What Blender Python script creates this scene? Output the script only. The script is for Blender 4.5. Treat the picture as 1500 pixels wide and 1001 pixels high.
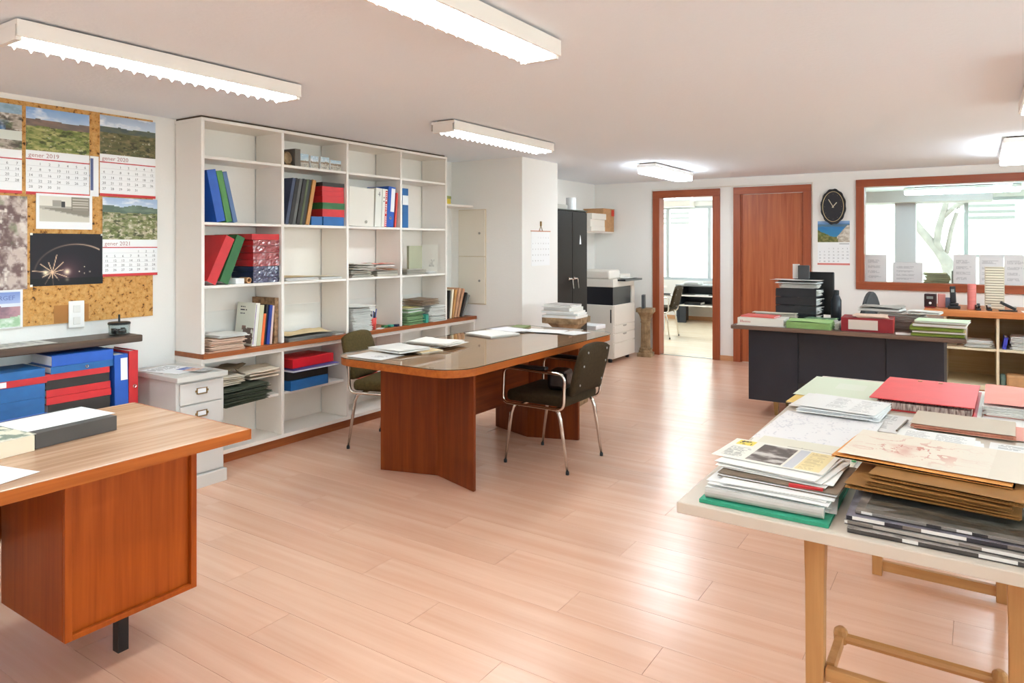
import bpy, math, random
import numpy as np
from mathutils import Vector, Matrix, Euler

for _o in list(bpy.data.objects):
    bpy.data.objects.remove(_o)
S = bpy.context.scene
COL = S.collection
R = math.radians
rnd = random.Random(7)

# ------------------------------------------------------------------ camera
CEIL = 2.23
cam_d = bpy.data.cameras.new('camera')
cam = bpy.data.objects.new('camera', cam_d)
COL.objects.link(cam)
cam_d.sensor_width = 36.0
cam_d.lens = 1030.0 / 1500.0 * 36.0
cam_d.shift_y = -142.5 / 1500.0
cam_d.clip_start = 0.05
cam.location = (0, 0, 1.42)
cam.rotation_euler = (R(90), 0, math.atan(680 / 1030.0))
S.camera = cam

# ------------------------------------------------------------------ world, exposure
world = bpy.data.worlds.new('world')
S.world = world
world.use_nodes = True
_bg = world.node_tree.nodes['Background']
_bg.inputs[0].default_value = (0.83, 0.92, 1.0, 1)
_bg.inputs[1].default_value = 4.5
S.view_settings.view_transform = 'Standard'
S.view_settings.look = 'None'
S.view_settings.exposure = 0.89
S.view_settings.gamma = 1.0
S.view_settings.use_curve_mapping = False
try:
    S.cycles.max_bounces = 10
    S.cycles.diffuse_bounces = 6
    S.cycles.transparent_max_bounces = 12
    S.cycles.sample_clamp_indirect = 8.0
    S.cycles.caustics_reflective = False
    S.cycles.caustics_refractive = False
except Exception:
    pass
TUBE_COOL, TUBE_WARM = (0.66, 0.89, 1.0), (0.79, 0.915, 1.0)
TUBE_POWER = 33.0          # emission of the fluorescent tubes

# ------------------------------------------------------------------ materials
def lin(c):
    if isinstance(c, str):
        c = c.lstrip('#')
        c = [int(c[i:i + 2], 16) / 255.0 for i in (0, 2, 4)]
    return tuple(((x / 12.92) if x <= 0.04045 else ((x + 0.055) / 1.055) ** 2.4) for x in c[:3])

_mats = {}
def mat(name, color='#ffffff', rough=0.6, metal=0.0, spec=0.5, var=0.0, var_scale=8.0, bump=0.0, bump_scale=60.0,
        stretch=None, island=0.0, emit=None, coat=0.0, obj_rand=0.0, dark=None):
    """plain procedural material: base colour, broken up by noise / per island / per object"""
    if name in _mats:
        return _mats[name]
    m = bpy.data.materials.new(name)
    m.use_nodes = True
    nt = m.node_tree
    b = nt.nodes['Principled BSDF']
    c = lin(color)
    b.inputs['Base Color'].default_value = (*c, 1)
    b.inputs['Roughness'].default_value = rough
    b.inputs['Metallic'].default_value = metal
    b.inputs['Specular IOR Level'].default_value = spec
    if coat:
        b.inputs['Coat Weight'].default_value = coat
        b.inputs['Coat Roughness'].default_value = 0.12
    if emit:
        b.inputs['Emission Color'].default_value = (*emit[0], 1)
        b.inputs['Emission Strength'].default_value = emit[1]
    need = var or island or obj_rand or bump
    if need:
        tc = nt.nodes.new('ShaderNodeTexCoord')
        mp = nt.nodes.new('ShaderNodeMapping')
        mp.inputs['Scale'].default_value = stretch or (1, 1, 1)
        nt.links.new(tc.outputs['Object'], mp.inputs['Vector'])
        src = None
        if var:
            n = nt.nodes.new('ShaderNodeTexNoise')
            n.inputs['Scale'].default_value = var_scale
            n.inputs['Detail'].default_value = 5
            nt.links.new(mp.outputs[0], n.inputs['Vector'])
            mx = nt.nodes.new('ShaderNodeMix'); mx.data_type = 'RGBA'
            d = lin(dark) if dark else tuple(x * (1 - var) for x in c)
            mx.inputs[6].default_value = (*d, 1)
            mx.inputs[7].default_value = (*[min(1, x * (1 + var * .5)) for x in c], 1)
            rp = nt.nodes.new('ShaderNodeMapRange')
            rp.inputs[1].default_value = .3; rp.inputs[2].default_value = .7
            nt.links.new(n.outputs[0], rp.inputs[0])
            nt.links.new(rp.outputs[0], mx.inputs[0])
            src = mx.outputs[2]
        if island or obj_rand:
            hv = nt.nodes.new('ShaderNodeHueSaturation')
            if src: nt.links.new(src, hv.inputs['Color'])
            else: hv.inputs['Color'].default_value = (*c, 1)
            mr = nt.nodes.new('ShaderNodeMapRange')
            a = island or obj_rand
            mr.inputs[3].default_value = 1 - a; mr.inputs[4].default_value = 1 + a * .6
            if island:
                g = nt.nodes.new('ShaderNodeNewGeometry'); nt.links.new(g.outputs['Random Per Island'], mr.inputs[0])
            else:
                g = nt.nodes.new('ShaderNodeObjectInfo'); nt.links.new(g.outputs['Random'], mr.inputs[0])
            nt.links.new(mr.outputs[0], hv.inputs['Value'])
            src = hv.outputs[0]
        if src:
            nt.links.new(src, b.inputs['Base Color'])
        if bump:
            n2 = nt.nodes.new('ShaderNodeTexNoise')
            n2.inputs['Scale'].default_value = bump_scale
            n2.inputs['Detail'].default_value = 4
            nt.links.new(mp.outputs[0], n2.inputs['Vector'])
            bp = nt.nodes.new('ShaderNodeBump')
            bp.inputs['Strength'].default_value = bump
            bp.inputs['Distance'].default_value = 0.01
            nt.links.new(n2.outputs[0], bp.inputs['Height'])
            nt.links.new(bp.outputs[0], b.inputs['Normal'])
    _mats[name] = m
    return m

def wood(name, c1, c2, axis='z', rough=0.4, scale=1.0, coat=0.0, obj_rand=0.0, spec=0.5):
    """wood grain running along one object axis"""
    if name in _mats:
        return _mats[name]
    m = bpy.data.materials.new(name); m.use_nodes = True
    nt = m.node_tree; b = nt.nodes['Principled BSDF']
    tc = nt.nodes.new('ShaderNodeTexCoord')
    mp = nt.nodes.new('ShaderNodeMapping')
    sc = {'x': (1.2, 26, 26), 'y': (26, 1.2, 26), 'z': (26, 26, 1.2)}[axis]
    mp.inputs['Scale'].default_value = tuple(s * scale for s in sc)
    if obj_rand:
        oi = nt.nodes.new('ShaderNodeObjectInfo')
        cb = nt.nodes.new('ShaderNodeVectorMath'); cb.operation = 'SCALE'
        cb.inputs[0].default_value = (13, 7, 5)
        nt.links.new(oi.outputs['Random'], cb.inputs['Scale'])
        nt.links.new(cb.outputs[0], mp.inputs['Location'])
    nt.links.new(tc.outputs['Object'], mp.inputs['Vector'])
    n = nt.nodes.new('ShaderNodeTexNoise'); n.inputs['Scale'].default_value = 1.0
    n.inputs['Detail'].default_value = 6; n.inputs['Distortion'].default_value = 0.6
    nt.links.new(mp.outputs[0], n.inputs['Vector'])
    n2 = nt.nodes.new('ShaderNodeTexNoise'); n2.inputs['Scale'].default_value = 4.0
    n2.inputs['Detail'].default_value = 3
    nt.links.new(mp.outputs[0], n2.inputs['Vector'])
    add = nt.nodes.new('ShaderNodeMath'); add.operation = 'MULTIPLY_ADD'
    add.inputs[1].default_value = 0.35
    nt.links.new(n2.outputs[0], add.inputs[0]); nt.links.new(n.outputs[0], add.inputs[2])
    rp = nt.nodes.new('ShaderNodeMapRange'); rp.inputs[1].default_value = .45; rp.inputs[2].default_value = .9
    nt.links.new(add.outputs[0], rp.inputs[0])
    mx = nt.nodes.new('ShaderNodeMix'); mx.data_type = 'RGBA'
    mx.inputs[6].default_value = (*lin(c1), 1); mx.inputs[7].default_value = (*lin(c2), 1)
    nt.links.new(rp.outputs[0], mx.inputs[0])
    src = mx.outputs[2]
    if obj_rand:
        hv = nt.nodes.new('ShaderNodeHueSaturation')
        mr = nt.nodes.new('ShaderNodeMapRange')
        mr.inputs[3].default_value = 1 - obj_rand; mr.inputs[4].default_value = 1 + obj_rand
        nt.links.new(oi.outputs['Random'], mr.inputs[0]); nt.links.new(mr.outputs[0], hv.inputs['Value'])
        nt.links.new(src, hv.inputs['Color']); src = hv.outputs[0]
    nt.links.new(src, b.inputs['Base Color'])
    b.inputs['Roughness'].default_value = rough
    b.inputs['Specular IOR Level'].default_value = spec
    if coat:
        b.inputs['Coat Weight'].default_value = coat; b.inputs['Coat Roughness'].default_value = 0.15
    _mats[name] = m
    return m

def glassy(name, tint='#ffffff', refl=1.0, clear=1.0):
    """thin clear sheet: see-through with a mirror share that rises at grazing angles"""
    if name in _mats: return _mats[name]
    m = bpy.data.materials.new(name); m.use_nodes = True
    nt = m.node_tree; nt.nodes.clear()
    out = nt.nodes.new('ShaderNodeOutputMaterial')
    tr = nt.nodes.new('ShaderNodeBsdfTransparent'); tr.inputs[0].default_value = (*lin(tint), 1)
    gl = nt.nodes.new('ShaderNodeBsdfGlossy'); gl.inputs['Roughness'].default_value = 0.02
    fr = nt.nodes.new('ShaderNodeFresnel'); fr.inputs[0].default_value = 1.45
    ml = nt.nodes.new('ShaderNodeMath'); ml.operation = 'MULTIPLY'; ml.inputs[1].default_value = refl
    ge = nt.nodes.new('ShaderNodeNewGeometry')          # the mirror share belongs to the outer faces only
    fm = nt.nodes.new('ShaderNodeMath'); fm.operation = 'MULTIPLY_ADD'; fm.inputs[1].default_value = -1; fm.inputs[2].default_value = 1
    nt.links.new(ge.outputs['Backfacing'], fm.inputs[0])
    m2 = nt.nodes.new('ShaderNodeMath'); m2.operation = 'MULTIPLY'
    nt.links.new(fr.outputs[0], m2.inputs[0]); nt.links.new(fm.outputs[0], m2.inputs[1])
    nt.links.new(m2.outputs[0], ml.inputs[0])
    mx = nt.nodes.new('ShaderNodeMixShader')
    nt.links.new(ml.outputs[0], mx.inputs[0]); nt.links.new(tr.outputs[0], mx.inputs[1]); nt.links.new(gl.outputs[0], mx.inputs[2])
    nt.links.new(mx.outputs[0], out.inputs[0])
    _mats[name] = m
    return m

def printed():
    """flat print: the colours of the sheet's own little faces"""
    if 'printed' in _mats: return _mats['printed']
    m = bpy.data.materials.new('printed'); m.use_nodes = True
    nt = m.node_tree; b = nt.nodes['Principled BSDF']
    a = nt.nodes.new('ShaderNodeVertexColor'); a.layer_name = 'ink'
    nt.links.new(a.outputs[0], b.inputs['Base Color'])
    b.inputs['Roughness'].default_value = 0.5
    b.inputs['Specular IOR Level'].default_value = 0.35
    _mats['printed'] = m
    return m

PAINT = mat('white_paint', '#f3ece4', 0.5, bump=0.05, bump_scale=40)
WALL = mat('plaster', '#f3f0eb', 0.85, bump=0.12, bump_scale=90)
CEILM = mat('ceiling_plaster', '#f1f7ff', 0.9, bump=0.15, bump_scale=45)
PAPER = mat('paper', '#f1efea', 0.8, island=0.10)
PAPERW = mat('paper_white', '#f6f6f6', 0.75)
CREAM = mat('paper_cream', '#e9dfc6', 0.8, island=0.12)
KRAFT = mat('kraft', '#c8986a', 0.8, var=0.15, var_scale=20)
MANILA = mat('manila', '#dcc49a', 0.8, var=0.1)
BLUE = mat('blue_board', '#1f57b4', 0.45, var=0.12, var_scale=12)
BLUE2 = mat('blue_cloth_board', '#20619f', 0.5, var=0.15, var_scale=12)
NAVY = mat('navy_board', '#1c2a4c', 0.5, var=0.2)
RED = mat('red_board', '#c5262b', 0.45, var=0.12, var_scale=12)
DRED = mat('dark_red_board', '#8e1420', 0.45, var=0.15)
PINK = mat('salmon_card', '#e58b7d', 0.7, var=0.08)
GREEN = mat('green_board', '#2f6b3a', 0.5, var=0.15)
LGREEN = mat('light_green_card', '#a9cf86', 0.7, var=0.1)
PGREEN = mat('pale_green_paper', '#d9e2c4', 0.75, var=0.06)
LIME = mat('lime_card', '#8b9c38', 0.7, var=0.15)
ORANGE = mat('orange_board', '#e8692e', 0.5, var=0.08)
BLACKB = mat('black_board', '#2c2826', 0.55, var=0.2)
BLACK = mat('black_plastic', '#17181b', 0.4)
DGREY = mat('dark_grey_plastic', '#3d4044', 0.45)
GREYB = mat('grey_board', '#8b8a86', 0.6, var=0.1)
LGREY = mat('light_grey_plastic', '#dcd6cc', 0.45)
YELLOW = mat('yellow_card', '#e3c63c', 0.6, var=0.08)
CHROME = mat('chrome', '#d8d3cc', 0.16, metal=1.0)
STEEL = mat('brushed_steel', '#9d9a95', 0.35, metal=1.0)
BRASS = mat('aged_brass', '#a98a5a', 0.35, metal=1.0)
OLIVE = mat('olive_fabric', '#57492a', 0.9, var=0.25, var_scale=60, bump=0.4, bump_scale=400, spec=0.2)
OLIVE2 = mat('dark_brown_fabric', '#3a2d1a', 0.85, var=0.25, var_scale=60, bump=0.4, bump_scale=400, spec=0.25)
WAL = wood('walnut_upright', '#8c3a08', '#aa5214', 'z', 0.42, spec=.25)
MTW = wood('shaded_walnut_upright', '#602506', '#803a10', 'z', 0.42, spec=.25)  # walnut darkened to carry the shade under the meeting table
WALX = wood('walnut_along_x', '#8c3f10', '#aa581e', 'x', 0.4, spec=.3)
WALY = wood('walnut_along_y', '#8c4212', '#ac5e22', 'y', 0.38, spec=.3)
DESKTOP = wood('desk_top_wood', '#a47b5c', '#c8a184', 'y', 0.26, spec=.7)
TABLETOP = wood('table_top_wood', '#b58058', '#d2a47c', 'y', 0.3)
DARKWOOD = wood('dark_wood', '#35241a', '#57402f', 'y', 0.4)
LEDGE = wood('ledge_wood', '#8a461c', '#a85c2a', 'y', 0.4)
DOORW = wood('door_wood', '#9c4a26', '#b9683c', 'z', 0.42)
DOORF = wood('door_frame_wood', '#8f4122', '#a75631', 'z', 0.45)
DOORFX = wood('door_frame_wood_x', '#8f4122', '#a75631', 'x', 0.45)
COUNTERW = wood('counter_top_wood', '#b5652f', '#cf8247', 'x', 0.4)
PLY = wood('pale_ply', '#cbaa78', '#dcc196', 'x', 0.55)
PINE = wood('trestle_pine', '#ab7a46', '#c2925c', 'z', 0.5)
PINEX = wood('trestle_pine_x', '#ab7a46', '#c2925c', 'x', 0.5)
BASEB = wood('baseboard_wood', '#c78f63', '#dba97e', 'x', 0.45)
FLOORM = wood('floor_laminate', '#d9a98e', '#e4baa1', 'x', 0.25, scale=0.45, obj_rand=0.035, spec=0.7)
DESKMETAL = mat('black_desk_metal', '#20202a', 0.5, var=0.12, bump=0.1, bump_scale=500)
CABMETAL = mat('dark_cabinet_metal', '#171310', 0.5, spec=.3, var=0.1)
STONE = mat('old_stone', '#a58a68', 0.85, var=0.35, var_scale=14, bump=0.5, bump_scale=60, dark='#6d5539')
TABLEWHITE = mat('white_laminate_board', '#d3c6b6', 0.42, var=0.03)
GREYCAB = mat('pale_grey_paint', '#d3d1cd', 0.5)
PLASTIC = mat('clear_wrap', '#c9c4c6', 0.12, spec=0.8)
GLASS = glassy('pane_glass', '#f4faf8', 1.0)
TGLASS = glassy('table_glass', '#f6f5f0', 1.25)
CLEAR = glassy('clear_plastic', '#eef2f2', 1.6)
ALU = mat('window_aluminium', '#c3cacd', 0.45)
PRINT = printed()

# ------------------------------------------------------------------ mesh builder
class MB:
    def __init__(s): s.v = []; s.f = []
    def add(s, vs, fs, M=None):
        n = len(s.v)
        for p in vs:
            s.v.append(tuple(M @ Vector(p)) if M is not None else tuple(p))
        for f in fs: s.f.append([i + n for i in f])
        return s
    def box(s, x0, y0, z0, x1, y1, z1, M=None):
        vs = [(x, y, z) for x in (x0, x1) for y in (y0, y1) for z in (z0, z1)]
        return s.add(vs, [(0, 1, 3, 2), (4, 6, 7, 5), (0, 4, 5, 1), (2, 3, 7, 6), (0, 2, 6, 4), (1, 5, 7, 3)], M)
    def prism(s, poly, z0, z1, M=None):
        """poly in xy, counter-clockwise, extruded along z"""
        n = len(poly)
        vs = [(x, y, z0) for x, y in poly] + [(x, y, z1) for x, y in poly]
        fs = [tuple(range(n))[::-1], tuple(range(n, 2 * n))]
        for i in range(n):
            j = (i + 1) % n
            fs.append((i, j, n + j, n + i))
        return s.add(vs, fs, M)
    def tube(s, pts, r, n=8, closed=False, cap=True):
        pts = [Vector(p) for p in pts]; m = len(pts)
        rs = r if isinstance(r, (list, tuple)) else [r] * m
        base = len(s.v); prev = None
        for i, p in enumerate(pts):
            a = pts[(i - 1) % m] if (closed or i > 0) else p
            b = pts[(i + 1) % m] if (closed or i < m - 1) else p
            t = (b - a).normalized()
            if prev is None:
                u = t.orthogonal().normalized()
            else:
                u = (prev - t * prev.dot(t))
                u = u.normalized() if u.length > 1e-6 else t.orthogonal().normalized()
            prev = u; w = t.cross(u)
            for k in range(n):
                q = 2 * math.pi * k / n
                s.v.append(tuple(p + (u * math.cos(q) + w * math.sin(q)) * rs[i]))
        for i in range(m if closed else m - 1):
            for k in range(n):
                a = base + i * n + k; b = base + i * n + (k + 1) % n
                j = (i + 1) % m
                s.f.append([a, b, base + j * n + (k + 1) % n, base + j * n + k])
        if cap and not closed:
            s.f.append([base + k for k in range(n)][::-1])
            s.f.append([base + (m - 1) * n + k for k in range(n)])
        return s
    def lathe(s, prof, n=20, c=(0, 0, 0), flute=None):
        """prof: (radius, z) list bottom to top"""
        base = len(s.v)
        for (r, z) in prof:
            for k in range(n):
                a = 2 * math.pi * k / n
                rr = r * (flute(k, z) if flute else 1)
                s.v.append((c[0] + rr * math.cos(a), c[1] + rr * math.sin(a), c[2] + z))
        for i in range(len(prof) - 1):
            for k in range(n):
                s.f.append([base + i * n + k, base + i * n + (k + 1) % n, base + (i + 1) * n + (k + 1) % n, base + (i + 1) * n + k])
        s.f.append([base + k for k in range(n)][::-1])
        s.f.append([base + (len(prof) - 1) * n + k for k in range(n)])
        return s

def M(name, mb, m, parent=None, loc=None, rot=None, world=False, smooth=False, bevel=0.0, seg=2, kind=None):
    """link one mesh object; world=True: the builder holds world coordinates"""
    me = bpy.data.meshes.new(name)
    vs = mb.v
    off = None
    if world:
        off = parent.location if parent is not None and loc is None else (Vector(loc) if loc else Vector((0, 0, 0)))
        if parent is not None and parent.parent is not None:
            off = parent.matrix_basis.translation + parent.parent.location
        vs = [(x - off[0], y - off[1], z - off[2]) for x, y, z in vs]
    me.from_pydata(vs, [], mb.f)
    me.materials.append(m)
    if smooth:
        me.polygons.foreach_set('use_smooth', [True] * len(me.polygons))
    me.update()
    o = bpy.data.objects.new(name, me)
    COL.objects.link(o)
    if parent is not None: o.parent = parent
    if loc is not None and not (world and parent is not None): o.location = loc
    if rot is not None: o.rotation_euler = rot
    if bevel:
        b = o.modifiers.new('edge', 'BEVEL'); b.width = bevel; b.segments = seg; b.limit_method = 'ANGLE'; b.angle_limit = R(40)
        if smooth is False:
            pass
    if kind: o['kind'] = kind
    return o

def T(name, label, cat, loc=(0, 0, 0), rot=0.0, group=None):
    o = bpy.data.objects.new(name, None)
    COL.objects.link(o)
    o.empty_display_size = 0.05
    o.location = loc
    o.rotation_euler = rot if isinstance(rot, (tuple, list)) else (0, 0, rot)
    return tag(o, label, cat, group)

def tag(o, label, cat, group=None):
    o['label'] = label; o['category'] = cat
    if group: o['group'] = group
    return o

def struct(o, label=None):
    o['kind'] = 'structure'
    if label: o['label'] = label
    return o

def dup(root, loc=None, rot=None, label=None, group=None, name=None):
    r = root.copy(); COL.objects.link(r)
    if loc is not None: r.location = loc
    if rot is not None: r.rotation_euler = rot if isinstance(rot, (tuple, list)) else (0, 0, rot)
    if label: r['label'] = label
    if group: r['group'] = group
    for ch in list(root.children):
        c = ch.copy(); COL.objects.link(c); c.parent = r
        for g in list(ch.children):
            d = g.copy(); COL.objects.link(d); d.parent = c
    return r

# ------------------------------------------------------------------ flat print
def vnoise(u, v, seed=0):
    """value noise on arrays"""
    u = np.asarray(u, float); v = np.asarray(v, float)
    iu = np.floor(u).astype(np.int64); iv = np.floor(v).astype(np.int64)
    fu = u - iu; fv = v - iv
    fu = fu * fu * (3 - 2 * fu); fv = fv * fv * (3 - 2 * fv)
    def h(a, b):
        n = (a * 374761393 + b * 668265263 + seed * 982451653) & 0x7fffffff
        n = ((n ^ (n >> 13)) * 1274126177) & 0x7fffffff
        return ((n ^ (n >> 16)) & 0xffff) / 65535.0
    return (h(iu, iv) * (1 - fu) + h(iu + 1, iv) * fu) * (1 - fv) + (h(iu, iv + 1) * (1 - fu) + h(iu + 1, iv + 1) * fu) * fv

def fbm(u, v, seed=0, o=4):
    t = 0; a = 0.5
    for i in range(o):
        t = t + a * vnoise(u * 2 ** i, v * 2 ** i, seed + i * 17); a *= .5
    return t / (1 - .5 ** o)

def hexc(c):
    c = c.lstrip('#'); return np.array([int(c[i:i + 2], 16) / 255.0 for i in (0, 2, 4)])

def mixc(a, b, t):
    t = np.clip(np.asarray(t, float), 0, 1)[:, None]
    return a * (1 - t) + b * t

def grid_print(name, w, h, paint, nx=40, ny=30, parent=None, loc=(0, 0, 0), rot=(0, 0, 0), t=0.0012, curl=None, back='#efece6', plane='xy'):
    """a thin printed sheet w x h centred on its origin (local xy, printed side +z), painted face by face"""
    xs = np.linspace(-w / 2, w / 2, nx + 1); ys = np.linspace(-h / 2, h / 2, ny + 1)
    X, Y = np.meshgrid(xs, ys)
    Z = np.zeros_like(X)
    if curl is not None:
        Z = curl(X / w + .5, Y / h + .5)
    n = (nx + 1) * (ny + 1)
    top = np.stack([X.ravel(), Y.ravel(), Z.ravel() + t], 1)
    bot = np.stack([X.ravel(), Y.ravel(), Z.ravel()], 1)
    V = np.concatenate([top, bot])
    idx = np.arange(n).reshape(ny + 1, nx + 1)
    q = np.stack([idx[:-1, :-1].ravel(), idx[:-1, 1:].ravel(), idx[1:, 1:].ravel(), idx[1:, :-1].ravel()], 1)
    def ring(a): return a
    edge = np.concatenate([idx[0, :], idx[1:, -1], idx[-1, -2::-1], idx[-2:0:-1, 0]])
    e2 = np.roll(edge, -1)
    side = np.stack([edge + n, e2 + n, e2, edge], 1)
    # the back as one strip of coarse faces when flat, else the full grid
    qb = q[:, ::-1] + n
    F = np.concatenate([q, qb, side])
    me = bpy.data.meshes.new(name)
    me.from_pydata(V.tolist(), [], F.tolist())
    cu = ((X[:-1, :-1] + X[1:, 1:]) / 2 / w + .5).ravel(); cv = ((Y[:-1, :-1] + Y[1:, 1:]) / 2 / h + .5).ravel()
    c = np.clip(paint(cu, cv), 0, 1)
    bk = hexc(back)
    allc = np.concatenate([c, np.tile(bk, (len(qb) + len(side), 1))])
    l = np.where(allc <= 0.04045, allc / 12.92, ((allc + 0.055) / 1.055) ** 2.4)
    l4 = np.concatenate([l, np.ones((len(l), 1))], 1)
    at = me.color_attributes.new('ink', 'FLOAT_COLOR', 'CORNER')
    at.data.foreach_set('color', np.repeat(l4, 4, 0).astype(np.float32).ravel())
    me.materials.append(PRINT)
    me.update()
    o = bpy.data.objects.new(name, me); COL.objects.link(o)
    if parent is not None: o.parent = parent
    o.location = loc; o.rotation_euler = rot
    return o

def text_mb(txt, size, ext=0.0004, align='LEFT', spacing=1.0):
    cu = bpy.data.curves.new('lettering', 'FONT')
    cu.body = txt; cu.size = size; cu.extrude = ext; cu.resolution_u = 2; cu.align_x = align; cu.space_character = spacing
    o = bpy.data.objects.new('lettering', cu)
    me = bpy.data.meshes.new_from_object(o)
    mb = MB()
    mb.v = [tuple(v.co) for v in me.vertices]; mb.f = [list(p.vertices) for p in me.polygons]
    bpy.data.objects.remove(o); bpy.data.curves.remove(cu); bpy.data.meshes.remove(me)
    return mb

# ------------------------------------------------------------------ small goods
def binder(name, label, cat, loc, size, m, mode='v', lean=0.0, rotz=0.0, group=None, board=0.0025, pages=None, tags=(), sides=None, pages_in=0.006):
    """board-bound thing whose spine looks along +x.  'v': size = depth, thickness, height, upright.
    'h': size = depth, length, thickness, lying flat.  loc = middle of the spine's foot; lean > 0 tips the top to -y"""
    d, w, h = size
    z = loc[2] + (abs(math.sin(lean)) * w / 2 if mode == 'v' else 0)
    e = T(name, label, cat, (loc[0], loc[1], z), (lean, 0, rotz), group)
    b = MB(); p = MB(); g = pages_in
    if mode == 'v':
        b.box(-d, -w / 2, 0, 0, -w / 2 + board, h); b.box(-d, w / 2 - board, 0, 0, w / 2, h); b.box(-board, -w / 2 + board, 0, 0, w / 2 - board, h)
        p.box(-d + g, -w / 2 + board + .0004, .003, -board - .0005, w / 2 - board - .0004, h - g)
    else:
        b.box(-d, -w / 2, 0, 0, w / 2, board); b.box(-d, -w / 2, h - board, 0, w / 2, h); b.box(-board, -w / 2, board, 0, w / 2, h - board)
        p.box(-d + g, -w / 2 + g, board + .0004, -board - .0005, w / 2 - g, h - board - .0004)
    M('cover', b, m, e)
    M('pages', p, pages or PAPERW, e)
    for tg in tags:
        if tg[0] == 'label':
            _, y0, y1, z0, z1, tm = tg
            M('spine_label', MB().box(.0001, -w / 2 + w * y0, h * z0, .0012, -w / 2 + w * y1, h * z1), tm, e)
        elif tg[0] == 'ring':
            _, yf, zf, r = tg
            pts = [(.0015, -w / 2 + w * yf + r * math.cos(a), h * zf + r * math.sin(a)) for a in [2 * math.pi * k / 10 for k in range(10)]]
            M('finger_ring', MB().tube(pts, r * .35, 5, closed=True), CHROME, e)
    return e

def wavy(w, d, t, amp, seed, nx=10, ny=8, mb=None, z=0.0, c=(0, 0), rot=0.0, droop=0.0):
    """a thin uneven sheet w (x) by d (y)"""
    mb = mb or MB(); base = len(mb.v)
    cs, sn = math.cos(rot), math.sin(rot)
    for s_ in (1, 0):
        for j in range(ny + 1):
            for i in range(nx + 1):
                u, v = i / nx, j / ny
                zz = z + t * s_ + amp * float(fbm(np.array([u * 2.3 + seed]), np.array([v * 2.1 + seed * .7]), seed, 2)[0]) + droop * (u - .5) ** 2
                x, y = (u - .5) * w, (v - .5) * d
                mb.v.append((c[0] + x * cs - y * sn, c[1] + x * sn + y * cs, zz))
    n = (nx + 1) * (ny + 1); W = nx + 1
    for j in range(ny):
        for i in range(nx):
            a = base + j * W + i
            mb.f.append([a, a + 1, a + 1 + W, a + W]); mb.f.append([n + a + W, n + a + 1 + W, n + a + 1, n + a])
    ed = [j for j in range(W)] + [W * (k + 1) - 1 for k in range(1, ny + 1)] + [ny * W + k for k in range(nx - 1, -1, -1)] + [k * W for k in range(ny - 1, 0, -1)]
    for k in range(len(ed)):
        a, b = base + ed[k], base + ed[(k + 1) % len(ed)]
        mb.f.append([a + n, b + n, b, a])
    return mb

def folder(name, label, cat, loc, size, m, rotz=0.0, group=None, seed=1, inner=None, pages_t=0.006, amp=0.004, tilt=(0, 0)):
    """card folder lying flat: bottom leaf, papers, top leaf; size = x, y; loc = middle of its foot"""
    w, d = size
    e = T(name, label, cat, loc, (tilt[0], tilt[1], rotz), group)
    c = wavy(w, d, .0008, .0005, seed, 4, 4)
    wavy(w, d, .0008, amp, seed + 3, 8, 6, c, pages_t + .001)
    M('leaf', c, m, e, smooth=False)
    p = MB()
    k = max(2, int(pages_t / .0025))
    r = random.Random(seed)
    for i in range(k):
        a = r.uniform(-.03, .03)
        Mx = Matrix.Translation((r.uniform(-.006, .006), r.uniform(-.006, .006), .0014 + i * (pages_t - .002) / k)) @ Matrix.Rotation(a, 4, 'Z')
        p.box(-w / 2 + .004, -d / 2 + .004, 0, w / 2 - .004, d / 2 - .004, (pages_t - .002) / k * .8, Mx)
    M('pages', p, inner or PAPER, e)
    return e

def pile(name, label, loc, size, m, n=14, rotz=0.0, seed=1, jit=.012, twist=.06, cat='papers', group=None, amp=.003, lift=None):
    """loose papers nobody could count, one heap: size = x, y, height"""
    w, d, h = size
    r = random.Random(seed); mb = MB()
    for i in range(n):
        f = r.uniform(.86, 1.0)
        wavy(w * f, d * r.uniform(.86, 1.0), h / n * .55, amp * (i / n), seed + i, 5, 4, mb, i * h / n,
             (r.uniform(-jit, jit), r.uniform(-jit, jit)), r.uniform(-twist, twist))
    o = M(name, mb, m, None, loc, (0, 0, rotz))
    tag(o, label, cat, group); o['kind'] = 'stuff'
    return o

def sheet(name, label, cat, loc, size, paint, rotz=0.0, nx=36, ny=28, amp=0.0015, seed=1, t=.0007, group=None, tilt=(0, 0), back='#efece6'):
    """one printed sheet lying flat; local y runs up the page"""
    cf = (lambda u, v: amp * fbm(u * 2 + seed, v * 2 + seed, seed, 2)) if amp else None
    o = grid_print(name, size[0], size[1], paint, nx, ny, None, loc, (tilt[0], tilt[1], rotz), t, cf, back)
    return tag(o, label, cat, group)

def rectm(u, v, x0, x1, y0, y1):
    return ((u >= x0) & (u <= x1) & (v >= y0) & (v <= y1)).astype(float)

def lines(u, v, x0, x1, y0, y1, n, seed=0, dens=.75):
    """rows of greeked print"""
    r = rectm(u, v, x0, x1, y0, y1)
    k = (v - y0) / (y1 - y0) * n
    on = (np.abs(k - np.floor(k) - .5) < .27)
    gap = vnoise(u * 60, np.floor(k) * 3.7, seed) < dens
    endx = x0 + (x1 - x0) * (.6 + .4 * vnoise(np.floor(k) * 1.7, np.floor(k) * 0, seed + 3))
    return r * on * gap * (u < endx)

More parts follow.
